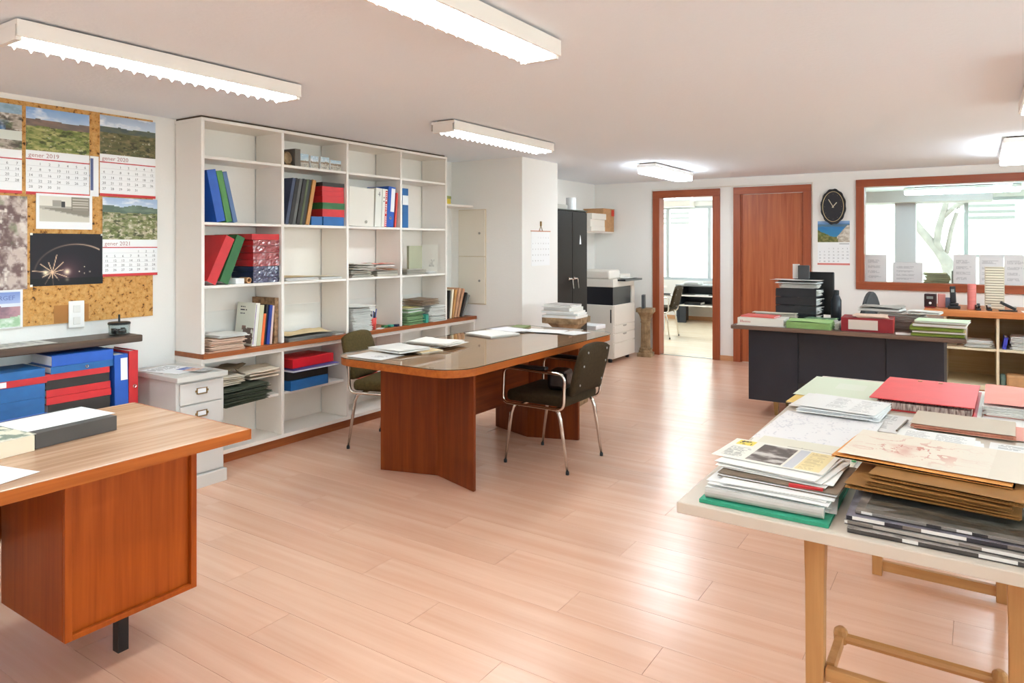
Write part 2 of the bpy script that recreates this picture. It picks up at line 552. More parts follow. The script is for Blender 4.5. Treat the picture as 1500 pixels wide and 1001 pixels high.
def page(seed=0, base='#f1efea', ink='#8b8a8a', blocks=(), pics=(), solid=()):
    """a printed page: text blocks (x0,x1,y0,y1,rows), picture blocks (x0,x1,y0,y1,c1,c2), solid fields (x0,x1,y0,y1,c)"""
    def f(u, v):
        c = np.tile(hexc(base), (len(u), 1))
        for (x0, x1, y0, y1, col) in solid:
            c = mixc(c, hexc(col), rectm(u, v, x0, x1, y0, y1))
        for i, (x0, x1, y0, y1, c1, c2) in enumerate(pics):
            pc = mixc(np.tile(hexc(c1), (len(u), 1)), hexc(c2), np.clip((fbm(u * 9, v * 9, seed + i * 5) - .35) * 3.2, 0, 1))
            c = mixc(c, pc, rectm(u, v, x0, x1, y0, y1))
        for i, (x0, x1, y0, y1, n) in enumerate(blocks):
            c = mixc(c, hexc(ink), lines(u, v, x0, x1, y0, y1, n, seed + i) * .8)
        return c
    return f
# ================================================================== the room
XL, YB = -4.33, 8.60          # left wall face, back wall face
XR, YF = 2.6, -2.4            # the unseen right and front walls
fl = struct(M('floor', MB().box(XL - 3.2, YF - .1, -.12, XR + 1.2, 13.1, -.009), mat('floor_bed', '#c79a78', .4)), 'pinkish wood laminate floor running through the doorway')
# laminate boards, each a plank of its own, running along x
PW, PL = 0.192, 1.285
prng = random.Random(3)
shared = {}
def plank(x0, x1, y0, y1):
    key = (round(x1 - x0, 2), round(y1 - y0, 3))
    if key not in shared:
        L_, W_ = x1 - x0, y1 - y0
        mb = MB().box(0, 0, -.0085, L_, W_, 0)
        me = bpy.data.meshes.new('plank'); me.from_pydata(mb.v, [], mb.f); me.materials.append(FLOORM)
        shared[key] = me
    o = bpy.data.objects.new('plank', shared[key]); COL.objects.link(o)
    o.parent = fl; o.location = (x0, y0, 0)
row = 0; y = 0.25
while y < YB - .02:
    y1 = min(y + PW - .0012, YB)
    x = -4.33 - (row * .43) % PL
    while x < 1.35:
        a, b = max(x, XL), min(x + PL - .0012, 1.6)
        if b - a > .05: plank(a, b, y, y1)
        x += PL
    y += PW; row += 1
# unseen remainder and the floor of the next room as plain boards joined
rest = MB()
rest.box(XL, YF, -.0085, XR, 0.2488, 0); rest.box(1.6012, .25, -.0085, XR, YB, 0)
o = M('floor_board_field', rest, FLOORM, fl); o['kind'] = 'stuff'
far = MB(); y = YB + .001
while y < 12.9:
    far.box(-7.4, y, -.0085, XR, min(y + PW - .0015, 12.9), 0); y += PW
o = M('floor_board_strip', far, wood('office_floor', '#d9bf9f', '#e6d2b8', 'x', .25, .8), fl); o['kind'] = 'stuff'

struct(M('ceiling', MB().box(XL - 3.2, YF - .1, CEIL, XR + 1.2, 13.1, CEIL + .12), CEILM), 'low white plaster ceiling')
struct(M('wall_left', MB().box(XL - .15, YF, 0, XL, YB + .12, CEIL), WALL), 'white left wall behind the bookcase')
wr = MB()
wr.box(XR, YF, 0, XR + .15, 12.9, .95); wr.box(XR, YF, 2.08, XR + .15, 12.9, CEIL)
for a, b in ((YF, -1.9), (7.6, 12.9)): wr.box(XR, a, .95, XR + .15, b, 2.08)
struct(M('wall_right', wr, WALL), 'white unseen right wall with an added strip of windows')
w4 = T('fill_window', 'unseen strip window added in the right wall to light the ceiling', 'window', (XR, 2.85, .95)); struct(w4, w4['label'])  # added windows, out of view, that bring daylight onto the ceiling
f4 = MB(); f4.box(XR + .05, -1.9, .95, XR + .11, 7.6, 1.0); f4.box(XR + .05, -1.9, 2.03, XR + .11, 7.6, 2.08)
M('frame', f4, ALU, w4, world=True)
for k in range(9):
    yy = -1.9 + 9.5 * k / 8
    M('mullion', MB().box(XR + .05, yy - .025, 1.0, XR + .11, yy + .025, 2.03), ALU, w4, world=True)
    if k < 8: M('pane', MB().box(XR + .078, yy + .026, 1.0, XR + .082, yy + 9.5 / 8 - .026, 2.03), GLASS, w4, world=True)
struct(M('wall_front', MB().box(XL - .15, YF - .15, 0, XR + .15, YF, CEIL), WALL), 'white wall behind the viewer')
# the pier between bookcase and recess
struct(M('wall_pier', MB().box(XL, 5.47, 0, -3.5, 6.13, CEIL), WALL), 'white pier projecting past the bookcase')
# back wall with doorway, door and internal window
WT = .12
bw = MB()
bw.box(XL, YB, 0, -3.43, YB + WT, CEIL)
bw.box(-3.43, YB, 2.06, -2.665, YB + WT, CEIL)
bw.box(-2.665, YB, 0, -2.41, YB + WT, CEIL)
bw.box(-2.41, YB, 2.06, -1.62, YB + WT, CEIL)
bw.box(-1.62, YB, 0, -1.07, YB + WT, CEIL)
bw.box(-1.07, YB, 0, 1.36, YB + WT, .965)
bw.box(-1.07, YB, 2.09, 1.36, YB + WT, CEIL)
bw.box(1.36, YB, 0, XR, YB + WT, CEIL)
struct(M('wall_back', bw, WALL), 'white back wall with doorway, door and window')
ow = MB()      # outer wall of the next room
ow.box(-7.4, 12.9, 0, XR + .15, 13.05, .74)
ow.box(-7.4, 12.9, 2.14, XR + .15, 13.05, CEIL)
ow.box(-7.4, 12.9, .74, -5.7, 13.05, 2.14)
struct(M('wall_office', ow, WALL), 'white outer wall of the next room under its windows')
struct(M('wall_office_left', MB().box(-7.5, YB + WT, 0, -7.4, 12.9, CEIL), WALL))
struct(M('wall_office_front', MB().box(-7.5, YB, 0, XL - .15, YB + WT, CEIL), WALL))

def frame_set(x0, x1, z1, fw, name, label, leafm=None):
    """door: jambs and head in one lining each"""
    e = T(name, label, 'door', (x0, YB, 0)); struct(e, label)
    for a, b in ((x0, x0 + fw), (x1 - fw, x1)):
        j = MB(); j.box(a, YB - .022, 0, b, YB + WT + .02, z1 - fw)
        M('jamb', j, DOORF, e, world=True, bevel=.003)
    M('door_head', MB().box(x0, YB - .022, z1 - fw, x1, YB + WT + .02, z1), DOORFX, e, world=True, bevel=.003)
    return e
d1 = frame_set(-3.487, -2.619, 2.105, .09, 'door_1', 'open doorway with reddish wood frame into the bright office')
M('threshold', MB().box(-3.397, YB + .03, 0, -2.709, YB + .06, .004), STEEL, d1, world=True)
d2 = frame_set(-2.455, -1.575, 2.107, .085, 'door_2', 'closed plain reddish wood door beside the clock')
M('door_leaf', MB().box(-2.368, YB + .012, .006, -1.662, YB + .05, 2.018), DOORW, d2, world=True, bevel=.002)
st = MB()
for x in (-2.368, -1.674): st.box(x, YB - .002, .001, x + .012, YB + .0115, 2.02)
M('door_stop', st, DOORFX, d2, world=True)
hd = MB(); hd.tube([(-1.72, YB + .012, 1.0), (-1.72, YB - .04, 1.0), (-1.84, YB - .045, 1.0)], .009, 8)
hd.box(-1.74, YB + .006, .93, -1.70, YB + .0115, 1.07)
M('handle', hd, BRASS, d2, world=True)

# internal window with wooden surround
w1 = T('window_1', 'internal window in a reddish wood frame looking into the office', 'window', (-1.11, YB, .925)); struct(w1, w1['label'])
for nm, b in (('frame_rail', (-1.11, .925, 1.40, 1.008)), ('frame_rail', (-1.11, 2.05, 1.40, 2.132)), ('frame_stile', (-1.11, 1.008, -1.028, 2.05)), ('frame_stile', (1.318, 1.008, 1.40, 2.05))):
    M(nm, MB().box(b[0], YB - .022, b[1], b[2], YB + WT + .02, b[3]), DOORFX if 'rail' in nm else DOORF, w1, world=True, bevel=.003)
M('pane', MB().box(-1.028, YB + .055, 1.008, 1.318, YB + .061, 2.05), GLASS, w1, world=True)

# outer windows of the next room: aluminium strip window, five bays
w2 = T('window_2', 'aluminium strip window of the office with daylight behind', 'window', (-5.7, 12.95, .74)); struct(w2, w2['label'])
fr = MB(); fr.box(-5.7, 12.93, .74, XR, 13.0, .79); fr.box(-5.7, 12.93, 2.09, XR, 13.0, 2.14)
M('frame', fr, ALU, w2, world=True)
mull = [-5.7, -4.95, -4.14, -3.1, -2.1, -.84, -.13, .85, 1.8, XR - .05]
for a in mull:
    M('mullion', MB().box(a - .03, 12.925, .79, a + .03, 13.005, 2.09), ALU, w2, world=True)
M('transom', MB().box(-.10, 12.925, 1.22, XR, 13.005, 1.26), ALU, w2, world=True)
for a, b in zip(mull[:-1], mull[1:]):
    M('pane', MB().box(a + .031, 12.96, .79, b - .031, 12.966, 2.09), GLASS, w2, world=True)
struct(M('trim_1', MB().box(-2.1, 12.15, 2.06, .2, 12.9, CEIL), mat('soffit_grey', '#b6aba9', .7)), 'grey boxed soffit over the office window')
pc = struct(M('trim_2', MB().box(-1.06, 12.45, 0, -.78, 12.72, CEIL), mat('column_blue', '#bcb2b8', .6)), 'blue grey column by the office window')
struct(M('window_3', MB().box(-5.5, 12.6, 2.12, -4.4, 12.88, CEIL), PAINT), 'white roller blind box above the office window')

# baseboards and cable trims
bb = MB(); bb.box(-2.619, YB - .014, 0, -2.455, YB, .062); bb.box(-3.56, YB - .014, 0, -3.487, YB, .062); bb.box(-1.575, YB - .014, 0, -.25, YB, .062)
struct(M('baseboard_back', bb, BASEB), 'pale wood baseboard of the back wall')
bo = MB(); bo.box(-7.4, 12.885, 0, XR, 12.9, .07)
struct(M('baseboard_office', bo, BASEB), 'pale wood baseboard of the office')
cd = MB()
cd.tube([(-3.50, YB - .008, .07), (-3.50, YB - .008, 2.12), (-2.47, YB - .008, 2.125), (-1.56, YB - .008, 2.125), (-1.56, YB - .008, .07)], .006, 6)
struct(M('trim_3', cd, mat('cable_white', '#e6ddd0', .5)), 'white cable clipped around both door frames')

# ================================================================== luminaires
def louvre_lamp(x0, x1, y0, y1, tone, label, blades=22, power=None):
    e = T('ceiling_light', label, 'ceiling light', ((x0 + x1) / 2, (y0 + y1) / 2, CEIL - .082), 0, 'louvred fluorescent ceiling lights')
    hw, hl, zt = (x1 - x0) / 2, (y1 - y0) / 2, .072
    b = MB()
    b.box(-hw, -hl, .055, hw, hl, zt)
    for sx in (-1, 1):
        b.add([(sx * hw, -hl, .055), (sx * hw, hl, .055), (sx * hw, hl, .012), (sx * hw, -hl, .012),
               (sx * (hw - .012), -hl, .055), (sx * (hw - .012), hl, .055), (sx * (hw - .012), hl, .012), (sx * (hw - .012), -hl, .012)],
              [(0, 1, 2, 3) if sx > 0 else (3, 2, 1, 0), (7, 6, 5, 4) if sx > 0 else (4, 5, 6, 7), (3, 2, 6, 7) if sx > 0 else (7, 6, 2, 3)])
    for sy in (-1, 1):
        b.box(-hw + .0125, sy * hl - (.02 if sy > 0 else 0), 0.0, hw - .0125, sy * hl + (.02 if sy < 0 else 0), .0545)
    M('housing', b, mat('lamp_enamel', '#efe9e2', .4), e)
    M('mounting_plate', MB().box(-hw * .7, -hl * .96, zt + .0005, hw * .7, hl * .96, .081), mat('plate_dark', '#6a5446', .7), e)
    em = mat('tube_light_%d' % (1 if tone is TUBE_COOL else 2), '#ffffff', .5, emit=(tone, power or TUBE_POWER))
    for sx in (-.5, .5):
        M('tube', MB().tube([(sx * hw, -hl + .03, .036), (sx * hw, hl - .03, .036)], .013, 8), em, e)
    bl = MB().box(-hw + .014, -.0012, -.006, hw - .014, .0012, .016)
    bl.v = [(x, y, z) for x, y, z in bl.v]
    white = mat('louvre_white', '#f4f2ee', .35)
    first = None
    for k in range(blades):
        yy = -hl + .045 + (2 * hl - .09) * k / (blades - 1)
        if first is None:
            mb = MB()
            # V-shaped blade: lower in the middle, side wings flaring up
            mb.prism([(-hw + .013, .022), (-hw * .45, -.012), (0, .006), (hw * .45, -.012), (hw - .013, .022), (hw - .013, .027), (-hw + .013, .027)], -.0015, .0015,
                     Matrix.Rotation(R(90), 4, 'X'))
            first = M('blade', mb, white, e)
            first.location = (0, yy, 0)
        else:
            c = first.copy(); COL.objects.link(c); c.location = (0, yy, 0)
    return e
louvre_lamp(-3.015, -2.83, 1.11, 2.365, TUBE_COOL, 'louvred ceiling light near the cork board, cool white tubes')
louvre_lamp(-1.55, -1.36, 1.16, 2.41, TUBE_WARM, 'louvred ceiling light cut by the top edge, nearest to the middle')
louvre_lamp(-2.985, -2.795, 3.56, 4.84, TUBE_WARM, 'louvred ceiling light above the long meeting table')
louvre_lamp(.2, .39, 3.66, 4.92, TUBE_COOL, 'louvred ceiling light of which only the end shows at the right edge')

def opal_lamp(x0, x1, y0, y1, label, power=14, tone=None, group='opal ceiling lights'):
    e = T('ceiling_light', label, 'ceiling light', ((x0 + x1) / 2, (y0 + y1) / 2, CEIL - .10), 0, group)
    hw, hl = (x1 - x0) / 2, (y1 - y0) / 2
    M('housing', MB().box(-hw, -hl, .05, hw, hl, .09), mat('lamp_enamel'), e, bevel=.004)
    M('mounting_plate', MB().box(-hw * .8, -hl * .96, .0905, hw * .8, hl * .96, .099), mat('plate_dark'), e)
    tone = tone or TUBE_WARM
    M('diffuser', MB().box(-hw + .006, -hl + .006, -.005, hw - .006, hl - .006, .0495),
      mat('opal_light_%d' % (int(power * 10) + (1 if tone is TUBE_COOL else 0)), '#ffffff', .4, emit=(tone, power)), e, bevel=.012)
    return e
opal_lamp(-2.83, -2.63, 6.55, 7.65, 'opal ceiling light hanging before the open doorway')
opal_lamp(.17, .37, 6.45, 7.7, 'opal ceiling light before the internal window, cut by the right edge')
opal_lamp(-.86, .5, 11.4, 11.6, 'bright opal ceiling light seen through the internal window', 14, TUBE_COOL)
opal_lamp(-4.9, -3.6, 10.3, 10.5, 'opal ceiling light of the office, above its doorway', 24, TUBE_WARM)
# the row goes on behind the viewer
for x in (-2.92, -.3):
    opal_lamp(x - .095, x + .095, -1.5, -.25, ('opal ceiling light behind the viewer, on the cork board side' if x < -1 else 'opal ceiling light behind the viewer, on the window side'), 14, TUBE_WARM, 'opal ceiling lights behind the viewer')
# ================================================================== left wall: cork board and what is pinned on it
def cork_mat():
    m = bpy.data.materials.new('cork'); m.use_nodes = True
    nt = m.node_tree; b = nt.nodes['Principled BSDF']
    tc = nt.nodes.new('ShaderNodeTexCoord')
    n = nt.nodes.new('ShaderNodeTexNoise'); n.inputs['Scale'].default_value = 38; n.inputs['Detail'].default_value = 6; n.inputs['Roughness'].default_value = .6
    nt.links.new(tc.outputs['Object'], n.inputs['Vector'])
    v = nt.nodes.new('ShaderNodeTexVoronoi'); v.feature = 'DISTANCE_TO_EDGE'; v.inputs['Scale'].default_value = 34
    mxv = nt.nodes.new('ShaderNodeMix'); mxv.data_type = 'VECTOR'; mxv.inputs[0].default_value = .06
    nt.links.new(tc.outputs['Object'], mxv.inputs[4]); nt.links.new(n.outputs['Color'], mxv.inputs[5])
    nt.links.new(mxv.outputs[1], v.inputs['Vector'])
    r1 = nt.nodes.new('ShaderNodeValToRGB')
    r1.color_ramp.elements[0].position = .33; r1.color_ramp.elements[0].color = (*lin('#33220f'), 1)
    r1.color_ramp.elements[1].position = .425; r1.color_ramp.elements[1].color = (*lin('#c28a46'), 1)
    e = r1.color_ramp.elements.new(.62); e.color = (*lin('#d0a062'), 1)
    e = r1.color_ramp.elements.new(.375); e.color = (*lin('#8a5a28'), 1)
    nt.links.new(n.outputs[0], r1.inputs[0])
    r2 = nt.nodes.new('ShaderNodeMapRange'); r2.inputs[1].default_value = .0; r2.inputs[2].default_value = .05
    r2.inputs[3].default_value = .72; r2.inputs[4].default_value = 1
    nt.links.new(v.outputs['Distance'], r2.inputs[0])
    mm = nt.nodes.new('ShaderNodeMix'); mm.data_type = 'RGBA'; mm.blend_type = 'MULTIPLY'; mm.inputs[0].default_value = 1
    nt.links.new(r1.outputs[0], mm.inputs[6]); nt.links.new(r2.outputs[0], mm.inputs[7])
    nt.links.new(mm.outputs[2], b.inputs['Base Color'])
    b.inputs['Roughness'].default_value = .9
    bp = nt.nodes.new('ShaderNodeBump'); bp.inputs['Strength'].default_value = .4; bp.inputs['Distance'].default_value = .01
    nt.links.new(n.outputs[0], bp.inputs['Height']); nt.links.new(bp.outputs[0], b.inputs['Normal'])
    return m
CW = XL + .014
cb = tag(M('cork_board', MB().box(XL + .0005, .6, .972, CW, 2.443, 2.198), cork_mat()), 'mottled brown cork board covering the left wall under the calendars', 'cork board')
M('bare_patch', MB().box(CW, 1.875, .975, CW + .0006, 2.06, 1.075), mat('bare_cork', '#a8723c', .9, var=.1), cb)

def scene_paint(sky='#7fa5d6', sky2='#cfdcec', hill='#6d6a5c', hill2='#8b7a66', land='#6f7440', land2='#a89a68', lo=.62, amp=.1, seed=1, speck=.5, light='#d9cfba'):
    def f(u, v):
        n = len(u)
        c = mixc(np.tile(hexc(sky2), (n, 1)), hexc(sky), (v - lo) / (1 - lo) + .5 * (fbm(u * 4, v * 6, seed + 40) - .5))
        cl = np.clip((fbm(u * 5, v * 9, seed + 5) - .55) * 4, 0, 1)
        c = mixc(c, np.array([.95, .95, .97]), cl)
        ridge = lo + .09 + amp * (fbm(u * 3 + seed, u * 0, seed, 4) - .4)
        h = mixc(np.tile(hexc(hill), (n, 1)), hexc(hill2), (fbm(u * 7, v * 14, seed + 9) - .3) * 2)
        m = (v < ridge).astype(float)
        c = mixc(c, np.array([0, 0, 0]), 0 * m); c = c * (1 - m[:, None]) + h * m[:, None]
        r2 = lo - .05 + amp * .5 * (fbm(u * 5 + 3, u * 0, seed + 2, 3) - .5)
        g = mixc(np.tile(hexc(land), (n, 1)), hexc(land2), (fbm(u * 12, v * 20, seed + 3, 4) - .35) * 2.6)
        sp = np.clip((fbm(u * 16, v * 22, seed + 7, 3) * .75 + .25 * vnoise(u * 60, v * 60, seed + 70) - (.74 - .14 * speck * (1.2 - v))) * 9, 0, 1)
        g = mixc(g, hexc(light), sp * .8)
        dk = np.clip((fbm(u * 14 + 5, v * 20, seed + 8, 4) - .58) * 7, 0, 1)
        g = mixc(g, hexc(land) * .45, dk * .7)
        m = (v < r2).astype(float)[:, None]
        return c * (1 - m) + g * m
    return f
def rock_paint(seed=1, a='#b7a79c', b='#6d5a58', c3='#5d6b45', blue=False):
    def f(u, v):
        n = len(u)
        c = mixc(np.tile(hexc(b), (n, 1)), hexc(a), (fbm(u * 9, v * 13, seed, 5) - .36) * 4)
        c = mixc(c, np.array([.86, .82, .78]), (fbm(u * 14 + 4, v * 18, seed + 4, 3) - .58) * 5)
        c = mixc(c, hexc(c3), np.clip((fbm(u * 5, v * 6, seed + 9) - .62) * 6, 0, 1) * .7)
        if blue:
            m = np.clip(1 - np.abs(v - .45) * 5 + (fbm(u * 4, v * 4, seed + 2) - .5) * 2, 0, 1) * (u < .72 + .2 * fbm(v * 6, v * 0, 3))
            c = mixc(c, hexc('#4a78b8'), m)
            c = mixc(c, hexc('#8fb4cf'), ((v > .8) * 1.0) * .8)
            c = mixc(c, np.array([.85, .86, .82]), rectm(u, v, .55, 1, .2, .42))
        return c
    return f

def onwall(y, z, x=None):            # sheet standing on the left wall: local x -> +Y, local y -> +Z, printed side to the room
    return (CW if x is None else x, y, z), (R(90), 0, R(90))

def calendar(y0, y1, ztop, zbot, zmid, paint, title, first, days, label, seed):
    """wall calendar: photo above, month sheet below, red rule and red foot strip"""
    yc, w = (y0 + y1) / 2, y1 - y0
    e = T('wall_calendar', label, 'calendar', (CW + (.0045 if seed == 4 else .0005), yc, zbot), 0, 'photo calendars pinned on the cork board')
    hh = ztop - zmid
    grid_print('photo', w, hh, paint, 64, 48, e, (.001, 0, zmid - zbot + hh / 2), (R(90), 0, R(90)))
    h2 = zmid - zbot
    M('month_sheet', MB().box(0, -w / 2, 0, .0016, w / 2, h2 - .0008), PAPERW, e)
    M('red_rule', MB().box(.0017, -w / 2, h2 - .052, .0024, w / 2, h2 - .046), RED, e)
    M('foot_strip', MB().box(.0017, -w / 2, -.004, .004, w / 2, .012), RED, e)
    M('title', text_mb(title, .034), mat('ink_red_grey', '#b98486', .7), e, loc=(.0018, -w / 2 + .012, h2 - .037), rot=(R(90), 0, R(90)))
    num = MB(); ink = []
    cw = w / 7
    rows = h2 - .075
    for d in range(1, days + 1):
        k = d - 1 + first
        r_, c_ = divmod(k, 7)
        t = text_mb(str(d), .020, 0.0002, 'CENTER')
        Mx = Matrix.Translation((.0018, -w / 2 + cw * (c_ + .5), h2 - .080 - r_ * rows / 5.2)) @ Euler((R(90), 0, R(90))).to_matrix().to_4x4()
        num.add(t.v, t.f, Mx)
    M('dates', num, mat('ink_grey', '#6f6b6c', .7), e, kind='stuff')
    rl = MB()
    for r_ in range(1, 5):
        zz = h2 - .080 - (r_ - .45) * rows / 5.2 + .012
        rl.box(.0017, -w / 2 + .006, zz, .0020, w / 2 - .006, zz + .0012)
    M('ruling', rl, mat('ink_pale', '#c4c2c4', .7), e)
    return e
calendar(1.39, 1.716, 2.172, 1.698, 1.93, rock_paint(3, '#b9aa9b', '#5c5248', blue=True), 'gener 2018', 0, 31, 'photo calendar with rocky blue cove, cut by the left edge', 1)
calendar(1.735, 2.063, 2.172, 1.697, 1.937, scene_paint(seed=5, hill='#70625c', hill2='#8d7266', land='#6f7a3c', land2='#b3ab6e'), 'gener 2019', 1, 31, 'photo calendar gener 2019 with green valley under brown mountains', 2)
calendar(2.122, 2.458, 2.187, 1.71, 1.957, scene_paint(seed=11, sky='#aab9cf', hill='#4f5a58', hill2='#6b6c56', land='#5b5b38', land2='#8c7a55', speck=.35), 'gener 2020', 2, 31, 'photo calendar gener 2020 with dark wooded valley, by the board corner', 3)
calendar(2.135, 2.468, 1.70, 1.231, 1.45, scene_paint(seed=23, sky='#9fb6d4', hill='#5b6a5e', hill2='#7a8a78', land='#6c7444', land2='#b9ab92', speck=1.3, lo=.7, amp=.12), 'gener 2021', 4, 31, 'photo calendar gener 2021 with hillside town, right of the dark night poster', 4)

# narrow white strip with blue bar beside the 2019 calendar
e = T('paper_strip', 'narrow white paper strip with grey blue bar between two calendars', 'paper', (CW + .0075, 2.09, 1.70), 0)
M('strip', MB().box(0, -.026, 0, .0012, .022, .235), PAPERW, e)
M('blue_bar', MB().box(.0013, -.024, .035, .0018, -.008, .222), mat('ink_blue', '#59648c', .7), e)

def interior_paint(u, v):
    n = len(u); c = np.tile(hexc('#b3ab9e'), (n, 1))
    c = mixc(c, hexc('#e3ded2'), (v > .62).astype(float) * (u < .62))
    c = mixc(c, hexc('#8f8678'), rectm(u, v, .62, 1, .45, 1))
    for k in range(5): c = mixc(c, hexc('#cfc7b8'), rectm(u, v, .64, .98, .48 + k * .1, .52 + k * .1))
    c = mixc(c, hexc('#6e665a'), ((v < .55) & (v > .55 - .35 * u) & (v > .18 + .3 * (u - .75))).astype(float) * .6)
    c = mixc(c, hexc('#d7d0c2'), ((v < .5 - .33 * u) | (v < .18)).astype(float) * .8)
    c = mixc(c, hexc('#3c3a3a'), rectm(u, v, .42, .5, .58, .8)); c = mixc(c, hexc('#6f675c'), rectm(u, v, .25, .42, .6, .85) * .6)
    return c
e = T('photo_card', 'small white edged grey photo card of a room above the night poster', 'photo', (CW + .0052, 1.93, 1.61), 0)
M('card', MB().box(0, -.147, -.105, .0014, .147, .092), PAPERW, e)
grid_print('photo', .262, .142, interior_paint, 40, 26, e, (.0015, 0, .008), (R(90), 0, R(90)))

def night_paint(u, v):
    n = len(u); asp = 1.3
    c = np.tile(np.array([.09, .065, .095]), (n, 1))
    glow = np.exp(-(((u - .5) * asp) ** 2 + (v - .27) ** 2) / .05)
    c = c + glow[:, None] * np.array([.22, .13, .13])
    cx, cy, rr = .62, .22, .58
    d = np.hypot((u - cx) * asp * .78, v - cy)
    arc = np.exp(-((d - .575) / .014) ** 2) * (v > .3) * np.clip(.35 + .9 * (u - .3), .25, 1) * (u < .95)
    c = mixc(c, np.array([.86, .72, .6]), arc)
    for k in range(11):
        a = k * math.pi * 2 / 11 + .2
        dx, dy = (u - .29) * asp, v - .26
        t = dx * math.cos(a) + dy * math.sin(a); q = np.abs(-dx * math.sin(a) + dy * math.cos(a))
        c = mixc(c, np.array([.9, .76, .62]), np.exp(-(q / .009) ** 2) * ((t > 0) & (t < .2 + .07 * (k % 3))))
    for (x, y, r) in ((.2, .25, .05), (.49, .26, .055), (.49, .11, .035), (.66, .26, .012), (.81, .25, .012), (.73, .35, .01), (.73, .22, .01)):
        g = np.exp(-(((u - x) * asp) ** 2 + (v - y) ** 2) / r ** 2)
        c = mixc(c, np.array([1, .93, .8]), g)
    c = mixc(c, np.array([.03, .025, .03]), (v < .14) * .6)
    return c
p = grid_print('night_poster', .383, .292, night_paint, 84, 64, None, (CW + .001, 1.947, 1.334), (R(90), 0, R(90)), back='#15121a')
tag(p, 'dark night photo poster with glowing arc and starburst lights', 'poster')
pins = MB()
for a, b in ((-.186, .142), (.186, .142), (-.186, -.142)):
    pins.box(a - .006, b - .006, .0013, a + .006, b + .006, .004)
M('pin', pins, mat('pin_white', '#f3f0ea', .4), p)
p = grid_print('rock_poster', .36, .505, rock_paint(31, '#c4b2a8', '#6f5753'), 60, 84, None, (CW + .001, 1.562, 1.428), (R(90), 0, R(90)))
tag(p, 'pale rocky cliff poster at the left edge under the cove calendar', 'poster')
def low_paint(u, v):
    n = len(u); c = np.tile(hexc('#dfe3ea'), (n, 1))
    c = mixc(c, mixc(np.tile(hexc('#a9b6dc'), (n, 1)), hexc('#7f93c8'), (v - .66) * 4), ((v > .64) & (v < .93)) * 1.0)
    body = (v > .27) & (v < .56 - .06 * np.abs(u - .6) + .03 * fbm(u * 6, u * 0, 3))
    c = mixc(c, mixc(np.tile(hexc('#6d5868'), (n, 1)), hexc('#b48a90'), (u - .5) * 3 + (fbm(u * 8, v * 8, 4) - .5) * 2), body * 1.0)
    g = v < .26 + .25 * (u - .7) + .06 * (fbm(u * 9, v * 9, 6) - .5)
    c = mixc(c, mixc(np.tile(hexc('#9fbf97'), (n, 1)), hexc('#dfe8da'), (fbm(u * 10, v * 10, 8) - .35) * 3), ((u > .45) & g) * 1.0)
    return mixc(c, np.array([.93, .93, .93]), 1 - rectm(u, v, .03, .965, .03, .97))
p = grid_print('leaflet', .30, .205, low_paint, 50, 34, None, (CW + .001, 1.57, 1.073), (R(90), 0, R(90)))
tag(p, 'leaflet with blue sky and green field at the board foot, left edge', 'leaflet')
M('lettering', text_mb('RGEF', .034, .0003), mat('ink_slate_blue', '#5a6aa6', .6), p, loc=(.035, .048, .0014))

sw = T('light_switch', 'white double light switch plate at the lower edge of the cork board', 'switch', (CW + .0005, 1.991, 1.018))
M('plate', MB().box(0, -.042, -.077, .009, .042, .077), mat('switch_white', '#f2f0ec', .35), sw, bevel=.003)
for zz in (.032, -.036):
    M('rocker', MB().box(.0095, -.019, zz - .021, .013, .019, zz + .021), mat('switch_rocker', '#e6e3dd', .3), sw, bevel=.002)

# ------------------------------------------------------------------ wall shelves on the left wall
tag(M('wall_shelf', MB().box(XL, .4, .85, -4.08, 2.25, .89), DARKWOOD, bevel=.006), 'dark wood wall shelf under the cork board, over the stacked binders', 'shelf')
tag(M('wall_shelf', MB().box(XL, .4, .455, -4.03, 2.24, .49), DARKWOOD, bevel=.004), 'dark low shelf behind the desk carrying the red and blue binders', 'shelf')
# glass dish with black lid and rod
g = T('glass_jar', 'round glass dish with black lid and upright rod on the dark shelf', 'jar', (-4.19, 2.17, .8905))
M('bowl', MB().lathe([(.050, 0), (.056, .004), (.058, .06), (.055, .06), (.053, .008), (.02, .007)], 20), CLEAR, g, smooth=True)
M('lid', MB().lathe([(.058, .0605), (.060, .063), (.060, .070), (.056, .074), (.01, .075)], 20), BLACK, g)
M('rod', MB().tube([(0, 0, .0745), (0, 0, .118)], .006, 8), BLACK, g)
con = MB()
for k in range(7):
    a = k * .9
    con.box(-.012 + .028 * math.cos(a), -.01 + .028 * math.sin(a), .0085, .006 + .028 * math.cos(a), .008 + .028 * math.sin(a), .03 + .004 * (k % 3))
M('contents', con, BLACKB, g)
sheet('loose_paper', 'printed sheet lying on the dark shelf, its corner at the left of the jar', 'paper', (-4.2, 1.62, .8915), (.2, .36),
      page(3, '#d8d8d2', blocks=((.05, .95, .1, .9, 9),), pics=((.1, .6, .3, .7, '#9a9a90', '#d6d4c8'),)), .06, amp=.001)
sheet('loose_paper', 'greyish sheet lying flat on the dark shelf, cut by the left edge', 'paper', (-4.19, 1.30, .8945), (.22, .30),
      page(8, '#cfd0cc', pics=((.1, .9, .2, .8, '#8d8f88', '#c9cac4'),)), -.05, amp=.001)

